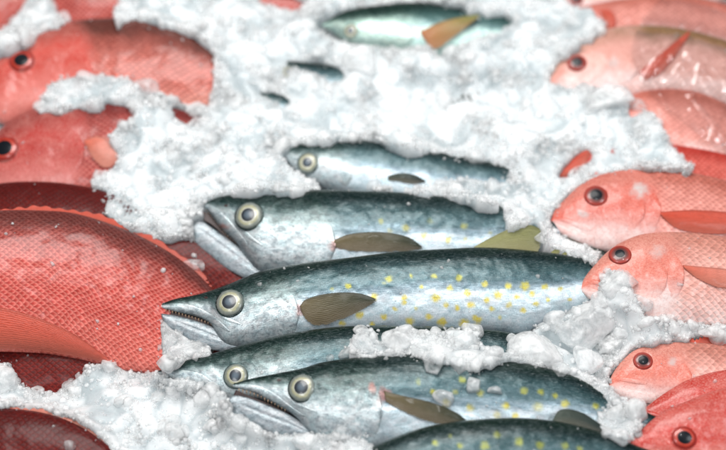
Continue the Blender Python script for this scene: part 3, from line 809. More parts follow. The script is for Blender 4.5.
snapper('olive-backed pink snapper with orange fin pointing up under plastic film', GR,
        [(547, 82), (553, 71), (563, 56), (585, 39), (610, 29), (640, 26), (680, 29), (726, 41), (780, 62), (840, 86)],
        [(548, 85), (560, 93), (585, 98), (620, 99), (660, 97), (700, 101), (740, 107), (790, 106), (840, 98)],
        38, 'snap_olive', (577, 63), 9, gill=[618, 625, 636, 640, 640], iris='iris_p',
        lips=([(548, 80), (556, 80), (564, 83)], [(548, 83), (556, 84), (563, 87)]),
        gillp=([(600, 48), (616, 42), (630, 50), (638, 66)], [(596, 90), (610, 94), (624, 88), (637, 74)]), fin='fin_red', spots=[(612, 62, 9, .7)],
        pect=([(640, 71), (655, 58), (672, 44), (690, 30)], [(645, 80), (660, 74), (676, 56), (691, 33)]))
snapper('snapper sunk in ice behind the red-faced one, a bright orange fin poking out', GR,
        [(554, 178), (574, 160), (600, 148), (650, 143), (700, 149), (740, 158), (800, 175)], [(554, 181), (580, 190), (620, 197), (680, 198), (740, 190), (800, 181)],
        18, 'snap_coral', None, gill=[600] * 5, N=140, Mr=60, fin='fin_red',
        pect=([(553, 177), (566, 164), (580, 153), (590, 148)], [(554, 179), (570, 174), (584, 166), (591, 151)]))
f = snapper('coral red snapper with grey cheek patch and white chin facing the raised olive fin', GR,
        [(551, 219), (555, 210), (566, 198), (579, 186), (600, 175), (640, 168.5), (690, 173), (740, 185), (800, 205), (850, 225)],
        [(552, 223), (559, 232), (578, 242), (605, 251), (640, 259), (690, 264), (740, 262), (800, 250), (850, 237)],
        36, 'snap_pink', (596, 196), 11, gill=[652, 655, 660, 654, 640], iris='iris_p', pr=.5,
        lips=([(551, 218), (560, 216), (572, 219), (583, 224), (592, 230)], [(551, 221), (560, 222), (570, 225), (580, 230), (588, 233)]),
        jaw=([(552, 222), (562, 226), (576, 231), (594, 236)], [(552, 225), (562, 234), (578, 241), (596, 246)]),
        preop=([(606, 182), (622, 180), (636, 190), (646, 206)], [(598, 240), (612, 246), (628, 240), (643, 220)]),
        gillp=([(632, 180), (644, 180), (655, 192), (661, 204)], [(628, 240), (640, 246), (652, 238), (661, 216)]),
        pect=([(660, 212), (690, 210), (726, 212), (764, 218)], [(663, 218), (680, 230), (726, 234), (764, 224)]),
        spots=[(640, 190, 10, 1.0), (582, 213, 8, .9)], fin='fin_red')
f = snapper('pale pink snapper with a white ice lump covering its mouth', GR,
        [(581, 287), (583, 280), (592, 268), (605, 254), (620, 243), (645, 234), (690, 233), (740, 240), (800, 255), (850, 270)],
        [(581, 291), (590, 299), (610, 308), (640, 318), (690, 324), (740, 325), (800, 310), (850, 290)],
        58, 'snap_pale', (620, 255), 10.5, gill=[670, 676, 682, 680, 668], iris='iris_p', pr=.42,
        lips=([(582, 283), (592, 279), (602, 281), (612, 288)], [(582, 287), (591, 285), (600, 287), (609, 293)]),
        jaw=([(582, 288), (592, 288), (604, 292), (618, 297)], [(582, 292), (592, 299), (606, 305), (620, 309)]),
        preop=([(632, 244), (648, 244), (660, 256), (668, 272)], [(624, 304), (638, 312), (654, 306), (666, 288)]),
        gillp=([(654, 244), (668, 244), (678, 256), (684, 268)], [(652, 308), (664, 314), (676, 302), (684, 284)]),
        pect=([(683, 265), (705, 267), (726, 269), (772, 278)], [(686, 270), (700, 280), (726, 289), (772, 284)]),
        spots=[(658, 252, 9, .5)], fin='fin_pink')
f.root['label'] = 'pale pink snapper with a white ice lump covering its mouth'
snapper('small pink snapper with white chin, dark gap beside it, lower right', GR,
        [(609, 383), (612, 375), (620, 363), (635, 350), (655, 343.5), (700, 343), (750, 350), (820, 368)],
        [(610, 387), (618, 396), (640, 405), (665, 412), (700, 418), (760, 412), (820, 382)],
        32, 'snap_pale', (643, 361), 9, gill=[680, 684, 690, 688, 680], iris='iris_p', pr=.5,
        lips=([(610, 379), (620, 376), (634, 378), (648, 382)], [(610, 384), (620, 382), (632, 384), (646, 386)]),
        jaw=([(611, 384), (622, 387), (638, 391), (656, 394)], [(611, 388), (622, 396), (638, 402), (658, 405)]),
        gillp=([(666, 352), (678, 352), (686, 362), (692, 374)], [(662, 402), (674, 408), (684, 400), (691, 386)]),
        dorsal=([(676, 343), (692, 339), (708, 337), (722, 343), (760, 350)], [(676, 346), (692, 346), (708, 346), (722, 348), (760, 354)]), fin='fin_red',
        spots=[(672, 362, 9, .8)])
snapper('bright coral snapper squeezed between two others at lower right, lips only', GR,
        [(634, 417), (645, 408), (665, 393), (690, 379), (726, 370), (780, 368), (830, 380)], [(634, 421), (650, 432), (690, 445), (740, 450), (790, 440), (830, 400)],
        44, 'snap_coral', None, gill=[760] * 5, N=160, Mr=60,
        lips=([(634, 415), (644, 410), (656, 412), (668, 418)], [(635, 420), (645, 417), (656, 419), (666, 424)]))
snapper('orange-red snapper head with round black eye in the bottom right corner', GR,
        [(627, 444), (640, 431), (660, 414), (690, 400), (726, 388), (780, 384), (850, 400)], [(627, 448), (640, 460), (670, 478), (720, 488), (780, 480), (850, 440)],
        62, 'snap_coral', (684, 438), 11.5, gill=[770] * 5, iris='iris_r', pr=.55,
        preop=([(700, 405), (722, 404), (740, 420), (750, 440)], [(700, 470), (722, 478), (738, 470), (749, 450)]))
f = FISH[-1]

# left side
snapper('red fish in the top left corner, a curved strip of its side behind white ice', GL,
        [(-70, 20), (-40, -12), (0, -34), (40, -44), (80, -44)], [(-70, 26), (-25, 36), (2, 32), (16, 17), (80, -30)],
        20, 'snap_red', None, N=110, Mr=60)
snapper('red snapper lying along the top edge above the bronze-scaled one', GL,
        [(30, -6), (60, -30), (120, -42), (200, -26), (262, -2)], [(30, 4), (55, 20), (82, 26), (112, 23), (150, 10), (200, 3), (262, 2)],
        20, 'snap_red', None, N=140, Mr=60)
snapper('red fish tail part at the top edge, left of the farthest mackerel', GL,
        [(190, -22), (250, -16), (285, -6), (308, 5)], [(190, -6), (250, 3), (285, 10), (308, 9)],
        22, 'snap_red', None, N=90, Mr=50, tl=18)
snapper('crimson snapper with large blue-black eye and raised pale fin, under the bronze-scaled one', GL,
        [(-35, 175), (-20, 155), (0, 131), (25, 115), (60, 104), (100, 98), (135, 100), (180, 110), (215, 122), (240, 134)],
        [(-35, 180), (-15, 195), (20, 205), (70, 208), (130, 200), (180, 176), (215, 152), (240, 142)],
        24, 'snap_red', (5, 149), 13, gill=[70, 76, 84, 84, 76], iris='iris_r', pr=.62, k=.42,
        gillp=([(36, 118), (56, 112), (72, 124), (84, 144)], [(30, 180), (52, 190), (70, 182), (83, 164)]),
        pect=([(84, 140), (98, 136), (112, 142), (119, 156)], [(86, 146), (94, 160), (106, 168), (118, 162)]))
snapper('bronze-scaled snapper with black eye in the upper left, slush along its belly', GL,
        [(-32, 88), (-18, 70), (0, 52), (30, 37), (60, 25), (95, 20), (150, 20), (180, 28), (205, 42), (226, 60), (242, 78)],
        [(-32, 93), (-12, 114), (6, 125), (22, 119), (45, 113), (80, 116), (130, 119), (170, 119), (205, 112), (226, 100), (242, 86)],
        40, 'snap_left', (22, 61), 11.5, gill=[84, 88, 92, 88, 76], iris='iris_r', pr=.6, k=.42,
        gillp=([(52, 44), (70, 38), (84, 50), (92, 66)], [(48, 96), (64, 104), (80, 98), (91, 80)]), N=340, Mr=120, tl=16)
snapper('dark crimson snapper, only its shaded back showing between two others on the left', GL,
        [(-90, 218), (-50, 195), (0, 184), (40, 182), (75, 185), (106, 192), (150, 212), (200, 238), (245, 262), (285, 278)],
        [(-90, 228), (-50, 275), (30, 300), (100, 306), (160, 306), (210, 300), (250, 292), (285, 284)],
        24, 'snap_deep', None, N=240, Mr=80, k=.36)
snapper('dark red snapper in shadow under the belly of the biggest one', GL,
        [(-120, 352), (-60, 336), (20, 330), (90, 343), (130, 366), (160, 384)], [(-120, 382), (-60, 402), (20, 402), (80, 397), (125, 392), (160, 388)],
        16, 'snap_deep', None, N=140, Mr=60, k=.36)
f = snapper('biggest snapper, large diamond scales and smooth orange side fin, filling the left side', GL,
        [(-215, 318), (-190, 280), (-130, 236), (-70, 216), (0, 211), (40, 211), (75, 214), (120, 228), (160, 247), (192, 269), (220, 296), (255, 322), (290, 345)],
        [(-215, 326), (-180, 350), (-110, 356), (-40, 352), (40, 353), (80, 360), (110, 369), (135, 374), (155, 374), (185, 370), (215, 366), (255, 362), (290, 357)],
        56, 'snap_big', (-150, 290), 13, gill=[-75, -72, -68, -72, -80], iris='iris_r', k=.40, N=520, Mr=190, slope=-.20, cpx=(0, 290),
        pect=([(-60, 316), (-20, 306), (20, 312), (70, 332), (112, 361)], [(-60, 346), (-20, 351), (20, 351), (70, 356), (112, 364)]), fin='fin_red',
        dorsal=([(-70, 213), (0, 208), (40, 207), (75, 209), (122, 223), (163, 243), (194, 264), (214, 288)],
                [(-70, 218), (0, 213), (40, 213), (75, 216), (120, 230), (160, 249), (190, 270), (211, 292)]))
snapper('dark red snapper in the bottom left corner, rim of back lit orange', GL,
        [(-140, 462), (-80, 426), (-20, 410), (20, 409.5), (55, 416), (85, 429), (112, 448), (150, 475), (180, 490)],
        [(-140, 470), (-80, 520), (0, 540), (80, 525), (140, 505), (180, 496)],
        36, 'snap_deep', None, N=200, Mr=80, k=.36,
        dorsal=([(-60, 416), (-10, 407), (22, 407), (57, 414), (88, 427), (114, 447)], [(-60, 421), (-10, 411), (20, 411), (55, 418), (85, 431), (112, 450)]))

# ------------------------------------------------------------------ crushed ice
OPEN = [
    [(0, -60), (27, -60), (27, 0), (15, 18), (2, 33), (-60, 40), (-60, -60)],
    [(50, 0), (50, -40), (122, -40), (120, 0), (112, 16), (100, 21), (85, 23), (68, 20), (58, 14)],
    [(255, -20), (300, -20), (308, 8), (296, 11), (275, 6), (258, 0)],
    [(-60, 90), (-20, 70), (0, 52), (30, 37), (60, 24), (95, 19), (150, 19), (180, 27), (205, 41), (214, 52), (213, 80), (209, 106), (192, 108), (178, 100), (160, 92), (150, 93), (138, 90), (130, 78), (100, 75), (70, 76), (50, 82), (42, 98), (38, 108), (22, 119), (6, 127), (-20, 130), (-60, 120)],
    [(-60, 190), (-30, 150), (0, 128), (20, 118), (45, 111), (62, 113), (95, 103), (115, 98), (127, 103), (138, 115), (120, 125), (107, 135), (111, 145), (119, 154), (115, 166), (100, 175), (88, 180), (95, 190), (60, 190), (0, 188)],
    [(168, 105), (205, 115), (196, 125), (180, 122)],
    [(-100, 184), (0, 182), (30, 181), (60, 182), (106, 190), (104, 216), (125, 224), (150, 236), (160, 240), (182, 238), (196, 243), (205, 252), (240, 270), (228, 282), (216, 294), (200, 302), (170, 300), (160, 315), (160, 350), (164, 360), (152, 374), (125, 371), (112, 362), (88, 366), (75, 380), (58, 392), (38, 392), (20, 385), (16, 370), (8, 362), (-100, 360)],
    [(-100, 412), (0, 407), (30, 407), (60, 414), (88, 428), (104, 443), (112, 460), (112, 480), (-100, 480)],
    [(312, 26), (326, 13), (342, 8), (370, 6), (400, 2), (440, 2), (482, 8), (512, 15), (514, 24), (496, 34), (474, 38), (456, 48), (440, 58), (430, 48), (415, 48), (395, 50), (375, 47), (355, 44), (335, 40)],
    [(284, 60), (320, 63), (340, 66), (346, 78), (331, 83), (316, 72), (290, 67)],
    [(250, 88), (270, 91), (292, 102), (285, 109), (266, 98)],
    [(280, 149), (290, 145), (320, 140), (380, 139), (385, 145), (410, 148), (470, 158), (508, 168), (510, 180), (498, 184), (470, 178), (445, 181), (425, 186), (405, 188), (380, 185), (350, 190), (330, 190), (312, 180), (293, 170), (283, 158)],
    [(187, 226), (190, 217), (205, 212), (202, 204), (214, 196), (250, 191), (330, 189), (400, 191), (460, 198), (503, 204), (508, 226), (496, 233), (512, 226), (530, 223), (543, 228), (546, 246), (575, 257), (592, 262), (588, 275), (584, 288), (590, 299), (577, 309), (560, 318), (545, 326), (525, 334), (512, 352), (500, 353), (420, 352),
     (520, 360), (560, 370), (588, 384), (606, 398), (606, 408), (596, 414), (598, 428), (622, 440), (634, 446), (634, 480), (375, 480), (374, 447), (366, 438), (340, 433), (312, 434), (300, 436), (266, 433), (256, 422), (240, 420), (230, 408), (226, 398), (232, 390), (222, 392), (205, 388), (188, 378), (180, 380), (158, 376), (157, 370), (182, 361),
     (216, 352), (208, 348), (186, 337), (170, 327), (161, 315), (159, 306), (165, 301), (185, 297), (210, 291), (236, 278), (248, 273), (236, 270), (218, 258), (200, 243)],
    [(562, -20), (604, -20), (602, 6), (580, 8), (566, 4)],
    [(598, -20), (800, -20), (800, 60), (726, 45), (690, 30), (640, 26), (612, 34), (602, 22), (592, 10)],
    [(546, 82), (552, 70), (560, 58), (580, 41), (605, 28), (640, 24), (680, 26), (800, 60), (800, 180), (726, 172), (700, 166), (684, 160), (672, 145), (662, 125), (650, 108), (630, 118), (628, 98), (620, 92), (600, 88), (582, 82), (570, 88), (560, 84)],
    [(550, 222), (554, 211), (566, 197), (577, 187), (600, 174), (640, 167), (680, 170), (700, 168), (820, 185), (820, 340), (726, 326), (690, 323), (645, 318), (638, 300), (625, 272), (605, 270), (598, 285), (602, 295), (592, 299), (582, 292), (579, 286), (590, 268), (604, 253), (585, 246), (567, 239), (554, 232)],
    [(608, 384), (612, 372), (620, 363), (635, 348), (655, 342), (680, 340), (708, 336), (820, 345), (820, 480), (632, 480), (626, 446), (636, 436), (648, 428), (638, 420), (634, 416), (648, 404), (630, 402), (612, 394)],
    [(552, 178), (566, 164), (582, 150), (591, 147), (592, 158), (580, 170), (572, 176)],
]
HOLES = [[(345, 352), (352, 338), (362, 328), (375, 328), (378, 345), (392, 332), (410, 326), (420, 336), (438, 332), (452, 330), (478, 330), (480, 345), (500, 352), (505, 362), (470, 372), (430, 362), (400, 353), (370, 357)],
         [(525, 336), (545, 322), (600, 318), (620, 330), (610, 362), (596, 392), (580, 378), (560, 366), (512, 350), (508, 338)],
         [(548, 236), (556, 236), (563, 246), (552, 250)]]

RS = 2
X0, X1, Y0, Y1 = -420, 1150, -340, 800
gw, gh = (X1 - X0) * RS, (Y1 - Y0) * RS
gx = X0 + (np.arange(gw) + .5) / RS
gy = Y0 + (np.arange(gh) + .5) / RS


def raster(poly, out):
    p = np.array(poly, float)
    for r in range(max(0, int((p[:, 1].min() - Y0) * RS) - 1), min(gh, int((p[:, 1].max() - Y0) * RS) + 2)):
        y = gy[r]
        a = p; b = np.roll(p, -1, 0)
        m = (a[:, 1] > y) != (b[:, 1] > y)
        xs = np.sort(a[m, 0] + (y - a[m, 1]) / (b[m, 1] - a[m, 1]) * (b[m, 0] - a[m, 0]))
        for k in range(0, len(xs) - 1, 2):
            i0 = int(np.ceil((xs[k] - X0) * RS - .5)); i1 = int(np.floor((xs[k + 1] - X0) * RS - .5))
            out[r, max(0, i0):i1 + 1] = True


opn = np.zeros((gh, gw), bool)
for p in OPEN: raster(p, opn)
hol = np.zeros((gh, gw), bool)
for p in HOLES[:2]: raster(p, hol)
opn &= ~hol


def blur(a, r, it=2):
    a = a.astype(np.float64)
    for _ in range(it):
        for ax in (0, 1):
            c = np.cumsum(np.pad(a, [(r + 1, r) if i == ax else (0, 0) for i in (0, 1)], 'edge'), axis=ax)
            n_ = a.shape[ax]
            a = (np.take(c, np.arange(2 * r + 1, 2 * r + 1 + n_), ax) - np.take(c, np.arange(0, n_), ax)) / (2 * r + 1)
    return a


soft = blur(~opn, 3 * RS, 2)            # ~ signed distance to the edge of the ice
GXX, GYY = np.meshgrid(gx, gy)
wob = fbm(GXX / 11., GYY / 11., 3, 11)
ICE = (soft + .22 * wob) > .5
near_edge = blur(ICE, 4 * RS, 2)


def ice_at(px, py, arr=None):
    arr = ICE if arr is None else arr
    i = np.clip(((px - X0) * RS).astype(int), 0, gw - 1); j = np.clip(((py - Y0) * RS).astype(int), 0, gh - 1)
    return arr[j, i]


# height of everything lying on the bed
ST = .0013
bx = np.arange(-.62, .62, ST); by = np.arange(-.42, .56, ST)
BX, BY = np.meshgrid(bx, by, indexing='ij')
top = np.full(BX.shape, -1.0)
for P in ALLP:
    i = ((P[:, 0] - bx[0]) / ST).astype(int); j = ((P[:, 1] - by[0]) / ST).astype(int)
    ok = (i >= 0) & (i < len(bx)) & (j >= 0) & (j < len(by))
    np.maximum.at(top, (i[ok], j[ok]), P[ok, 2])
for _ in range(4):
    tp = np.pad(top, 1, 'edge')
    mx = np.max([tp[1 + a:tp.shape[0] - 1 + a, 1 + b:tp.shape[1] - 1 + b] for a in (-1, 0, 1) for b in (-1, 0, 1)], axis=0)
    top = np.where(top < 0, mx, np.maximum(top, mx - .004))
base = .034
cov = top > 0
hf = np.where(cov, top + .002, base)
hs = blur(hf, 9, 2)
mm = 1000.
bil = lambda L, sd: np.abs(perlin(BX * mm / L, BY * mm / L, sd)) * 1.6
wx = BX + .006 * perlin(BX * 40, BY * 40, 21); wy = BY + .006 * perlin(BX * 40, BY * 40, 22)
bil2 = lambda L, sd: np.abs(perlin(wx * mm / L, wy * mm / L, sd)) * 1.6
lump = .020 * (perlin(BX * mm / 95, BY * mm / 95, 1)) + .018 * bil2(54, 2) + .0085 * bil2(26, 3) + .0024 * bil2(12, 4) + .0008 * bil2(4.2, 6)
zhigh = np.maximum(np.where(cov, np.maximum(hs, hf), hs), 0) + lump - .004
zhigh = np.maximum(zhigh, np.where(cov, top + .0015, 0))
zlow = .004 + lump * .5
Z = zlow.copy(); found = np.zeros(Z.shape, bool)
for t_ in np.linspace(1, 0, 30):
    z = zlow + (zhigh - zlow) * t_
    P = np.stack([BX, BY, z], -1)
    px, py = to_px(P)
    ok = ice_at(px, py) & ~found
    Z[ok] = z[ok]; found |= ok
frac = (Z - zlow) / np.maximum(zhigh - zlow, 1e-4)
Zs = blur(Z, 1, 1)
Z = np.minimum(Zs, Z + .002)
wet = np.clip(1 - frac, 0, 1) * .3 + .95 * sm(-.05, .42, fbm(BX * mm / 40, BY * mm / 40, 4, 15)) + .5 * (1 - sm(.0, .22, bil2(26, 3)))  # wet patches by noise, plus shade painted into low spots and crevices
VI = np.stack([BX, BY, Z], -1).reshape(-1, 3)
FI = grid_faces(len(bx), len(by))
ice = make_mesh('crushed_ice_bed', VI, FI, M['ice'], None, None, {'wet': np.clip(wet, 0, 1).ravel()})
tag(ice, kind='structure')
ice['label'] = 'bed of crushed ice the fish lie on'
# the counter below
V = []
for z in (0, -.03): V += [(-3, -3, z - .012), (3, -3, z - .012), (3, 3, z - .012), (-3, 3, z - .012)]
cnt = make_mesh('counter_top', V, [(0, 1, 2, 3), (7, 6, 5, 4), (0, 4, 5, 1), (1, 5, 6, 2), (2, 6, 7, 3), (3, 7, 4, 0)],
                simple_mat('steel_counter', (.35, .37, .38), .4, .7, 0, 60, .4, .2), smooth=False)
tag(cnt, kind='structure')


# ---------------- loose grains
def ico(sub):
    bpyme = bpy.data.meshes.new('tmp')
    import bmesh
    bm = bmesh.new(); bmesh.ops.create_icosphere(bm, subdivisions=sub, radius=1.0); bm.to_mesh(bpyme); bm.free()
    v = np.array([x.co[:] for x in bpyme.vertices]); f_ = np.array([p.vertices[:] for p in bpyme.polygons])
    bpy.data.meshes.remove(bpyme)
    return v, f_


I1, I2, I4 = ico(2), ico(3), ico(5)


def shard(v, nplanes, rng, lo=.62, rough=.0):
    """cut a ball with random planes: a broken lump with flat sides and rounded corners"""
    n_ = rng.normal(size=(nplanes, 3)); n_ /= np.linalg.norm(n_, axis=1)[:, None]
    d = rng.uniform(lo, .95, nplanes)
    dots = v @ n_.T
    with np.errstate(divide='ignore', invalid='ignore'):
        r = np.where(dots > 1e-3, d / dots, 9.)
    r = np.minimum(1.0, -np.log(np.exp(-60 * np.minimum(r, 3)).sum(1) + np.exp(-60.)) / 60)
    return v * np.clip(r, .2, 1.2)[:, None]


def rotm(rng):
    q = rng.normal(size=4); q /= np.linalg.norm(q); w, x, y, z = q
    return np.array([[1 - 2 * (y * y + z * z), 2 * (x * y - z * w), 2 * (x * z + y * w)], [2 * (x * y + z * w), 1 - 2 * (x * x + z * z), 2 * (y * z - x * w)],
                     [2 * (x * z - y * w), 2 * (y * z + x * w), 1 - 2 * (x * x + y * y)]])


shapes1 = [shard(I1[0], 9, RNG, .5) for _ in range(40)]
shapes2 = [shard(I2[0], 11, RNG, .55) for _ in range(40)]
icebvh_d = None


def grain_mesh(name, centers, sizes, shapes, faces, mat, rng):
    nv = len(shapes[0]); K = len(centers)
    V = np.empty((K, nv, 3))
    for i in range(K):
        sc = sizes[i] * rng.uniform(.7, 1.25, 3)
        V[i] = (shapes[rng.integers(len(shapes))] * sc) @ rotm(rng).T + centers[i]
    F = (faces[None] + (np.arange(K) * nv)[:, None, None]).reshape(-1, 3)
    return make_mesh(name, V.reshape(-1, 3), F, mat)


# candidates on the ice surface, denser on rims and in clusters
PXI, PYI = to_px(VI)
inview = (PXI > -70) & (PXI < 800) & (PYI > -60) & (PYI < 500)
isice = ice_at(PXI, PYI) & (frac.ravel() > .02)
dens = .05 + 1.6 * sm(.0, .4, perlin(VI[:, 0] * mm / 34, VI[:, 1] * mm / 34, 31)) + 2.6 * (1 - sm(.5, .95, ice_at(PXI, PYI, near_edge)))
w = dens * inview * isice
w /= w.sum()
# ---------------- single lumps
allF = []; allV = []; o_ = 0
for fs in FISH:
    vv = np.vstack([fs.V, fs.V[:72].mean(0), fs.V[-72:].mean(0)]); allV.append(vv); allF.append(fs.F3 + o_); o_ += len(vv)
sub = VI.reshape(len(bx), len(by), 3)[::2, ::2]
allV.append(sub.reshape(-1, 3)); gf = grid_faces(sub.shape[0], sub.shape[1])
allF.append(np.vstack([gf[:, [0, 1, 2]], gf[:, [0, 2, 3]]]) + o_)
WORLD = BVHTree.FromPolygons(np.vstack(allV).tolist(), np.vstack(allF).tolist())



# loose grains: partly spread over the bed, partly where a broad fall of ice would stick on the slopes
NICE0 = o_
nfish = sum(len(a) for a in allF[:-1])


def slope_points(n):
    out = []
    while len(out) < n:
        m = 4000
        qx = RNG.uniform(-30, 760, m); qy = RNG.uniform(-20, 470, m)
        ok = ice_at(qx, qy)
        d = rays(qx, qy)
        edge = ice_at(qx, qy, near_edge)
        for i in np.nonzero(ok)[0]:
            if RNG.random() > .06 + .5 * float(sm(.0, .35, perlin(qx[i] / 30., qy[i] / 24., 33))) + 1.1 * (1 - edge[i]): continue
            r = WORLD.ray_cast(Vector(CPOS), Vector(d[i]).normalized())
            if r[0] is not None and r[2] >= nfish: out.append(np.array(r[0]))
            if len(out) >= n: break
    return np.array(out)


NG, NS = 2500, 11000
pick = RNG.choice(len(w), NG, p=w, replace=False)
cen = np.vstack([VI[pick], slope_points(NS)]); NT_ = NG + NS
sz = np.clip(np.exp(RNG.normal(math.log(.0016), .42, NT_)), .0007, .004)
cen = cen + RNG.normal(size=(NT_, 3)) * .0006 + np.array([0, 0, .2]) * sz[:, None]
g1 = grain_mesh('ice_grains', cen, sz, shapes1, I1[1], M['grain'], RNG)
# crumbs that have strayed on to the fish near the ice
cr_ = []
while len(cr_) < 620:
    qx = RNG.uniform(-5, 730, 3000); qy = RNG.uniform(-5, 455, 3000)
    e_ = ice_at(qx, qy, near_edge); d = rays(qx, qy)
    for i in np.nonzero(~ice_at(qx, qy))[0]:
        if RNG.random() > .012 + 1.2 * max(0, e_[i] - .06): continue
        r = WORLD.ray_cast(Vector(CPOS), Vector(d[i]).normalized())
        if r[0] is not None and r[2] < nfish: cr_.append(np.array(r[0]))
cr_ = np.array(cr_[:620])
gc = grain_mesh('ice_crumbs', cr_, np.clip(np.exp(RNG.normal(math.log(.0011), .5, 620)), .0005, .0032), shapes1, I1[1], M['grain'], RNG)
tag(gc, 'stray ice crumbs and wet beads lying on the fish', 'ice', None, 'stuff')
NB, NC = 260, 560
pick = RNG.choice(len(w), NB, p=w, replace=False)
cenb = np.vstack([VI[pick], slope_points(NC)])
szb = np.clip(np.exp(RNG.normal(math.log(.0046), .45, NB + NC)), .0028, .014)
cenb = cenb + np.array([0, 0, -.15]) * szb[:, None]
g2 = grain_mesh('ice_pieces', cenb, szb, shapes2, I2[1], M['chunk'], RNG)
for g, l in ((g1, 'fine glassy crushed ice grains scattered over the ice and fish edges'), (g2, 'broken ice pieces scattered over the ice bed')):
    tag(g, l, 'ice', None, 'stuff')


def lump_at(x, y, rx, ry, label, mat='chunk', lift=.35, flat=.75, seed=0, rough=.03):
    rng = np.random.default_rng(seed + int(x * 7 + y * 13))
    hits = []
    for dx, dy in ((0, 0), (-rx * .5, 0), (rx * .5, 0), (0, ry * .5), (0, -ry * .5)):
        d = rays(np.array([x + dx]), np.array([y + dy]))[0]
        r = WORLD.ray_cast(Vector(CPOS), Vector(d).normalized())
        if r[0] is not None: hits.append((np.array(r[0]) - CPOS) @ FWD)
    depth = np.median(hits)
    d = rays(np.array([x]), np.array([y]))[0]
    s_ = .001 * depth / DIST
    R = (rx + ry) / 2 * s_
    c = CPOS + d * (depth - R * flat * lift)
    v = shard(I4[0], 13, rng, .46)
    nz = np.array([perlin(v[:, 0] * 2.6 + seed, v[:, 1] * 2.6 + v[:, 2] * 1.7, 40), perlin(v[:, 0] * 6 + v[:, 2] * 5, v[:, 1] * 6, 41),
                   perlin(v[:, 0] * 13 + v[:, 2] * 9, v[:, 1] * 13 - v[:, 2] * 6, 42)])
    v = v * (1 + rough * 2.0 * nz[0] + rough * nz[1] + rough * .6 * nz[2])[:, None]
    ang = rng.uniform(0, 6.28); ca, sa = math.cos(ang), math.sin(ang)
    vx, vy = v[:, 0] * ca - v[:, 1] * sa, v[:, 0] * sa + v[:, 1] * ca
    ex = 1.0 / max(np.abs(vx).max(), .5); ey = 1.0 / max(np.abs(vy).max(), .5)
    Vw = c + (vx * rx * s_ * ex)[:, None] * RGT + (vy * ry * s_ * ey)[:, None] * UPV + (v[:, 2] * R * flat)[:, None] * (-FWD)
    o = make_mesh('ice_lump', Vw, I4[1], M[mat], None, c)
    tag(o, label, 'ice lump', 'loose lumps of ice lying on the fish')
    return o


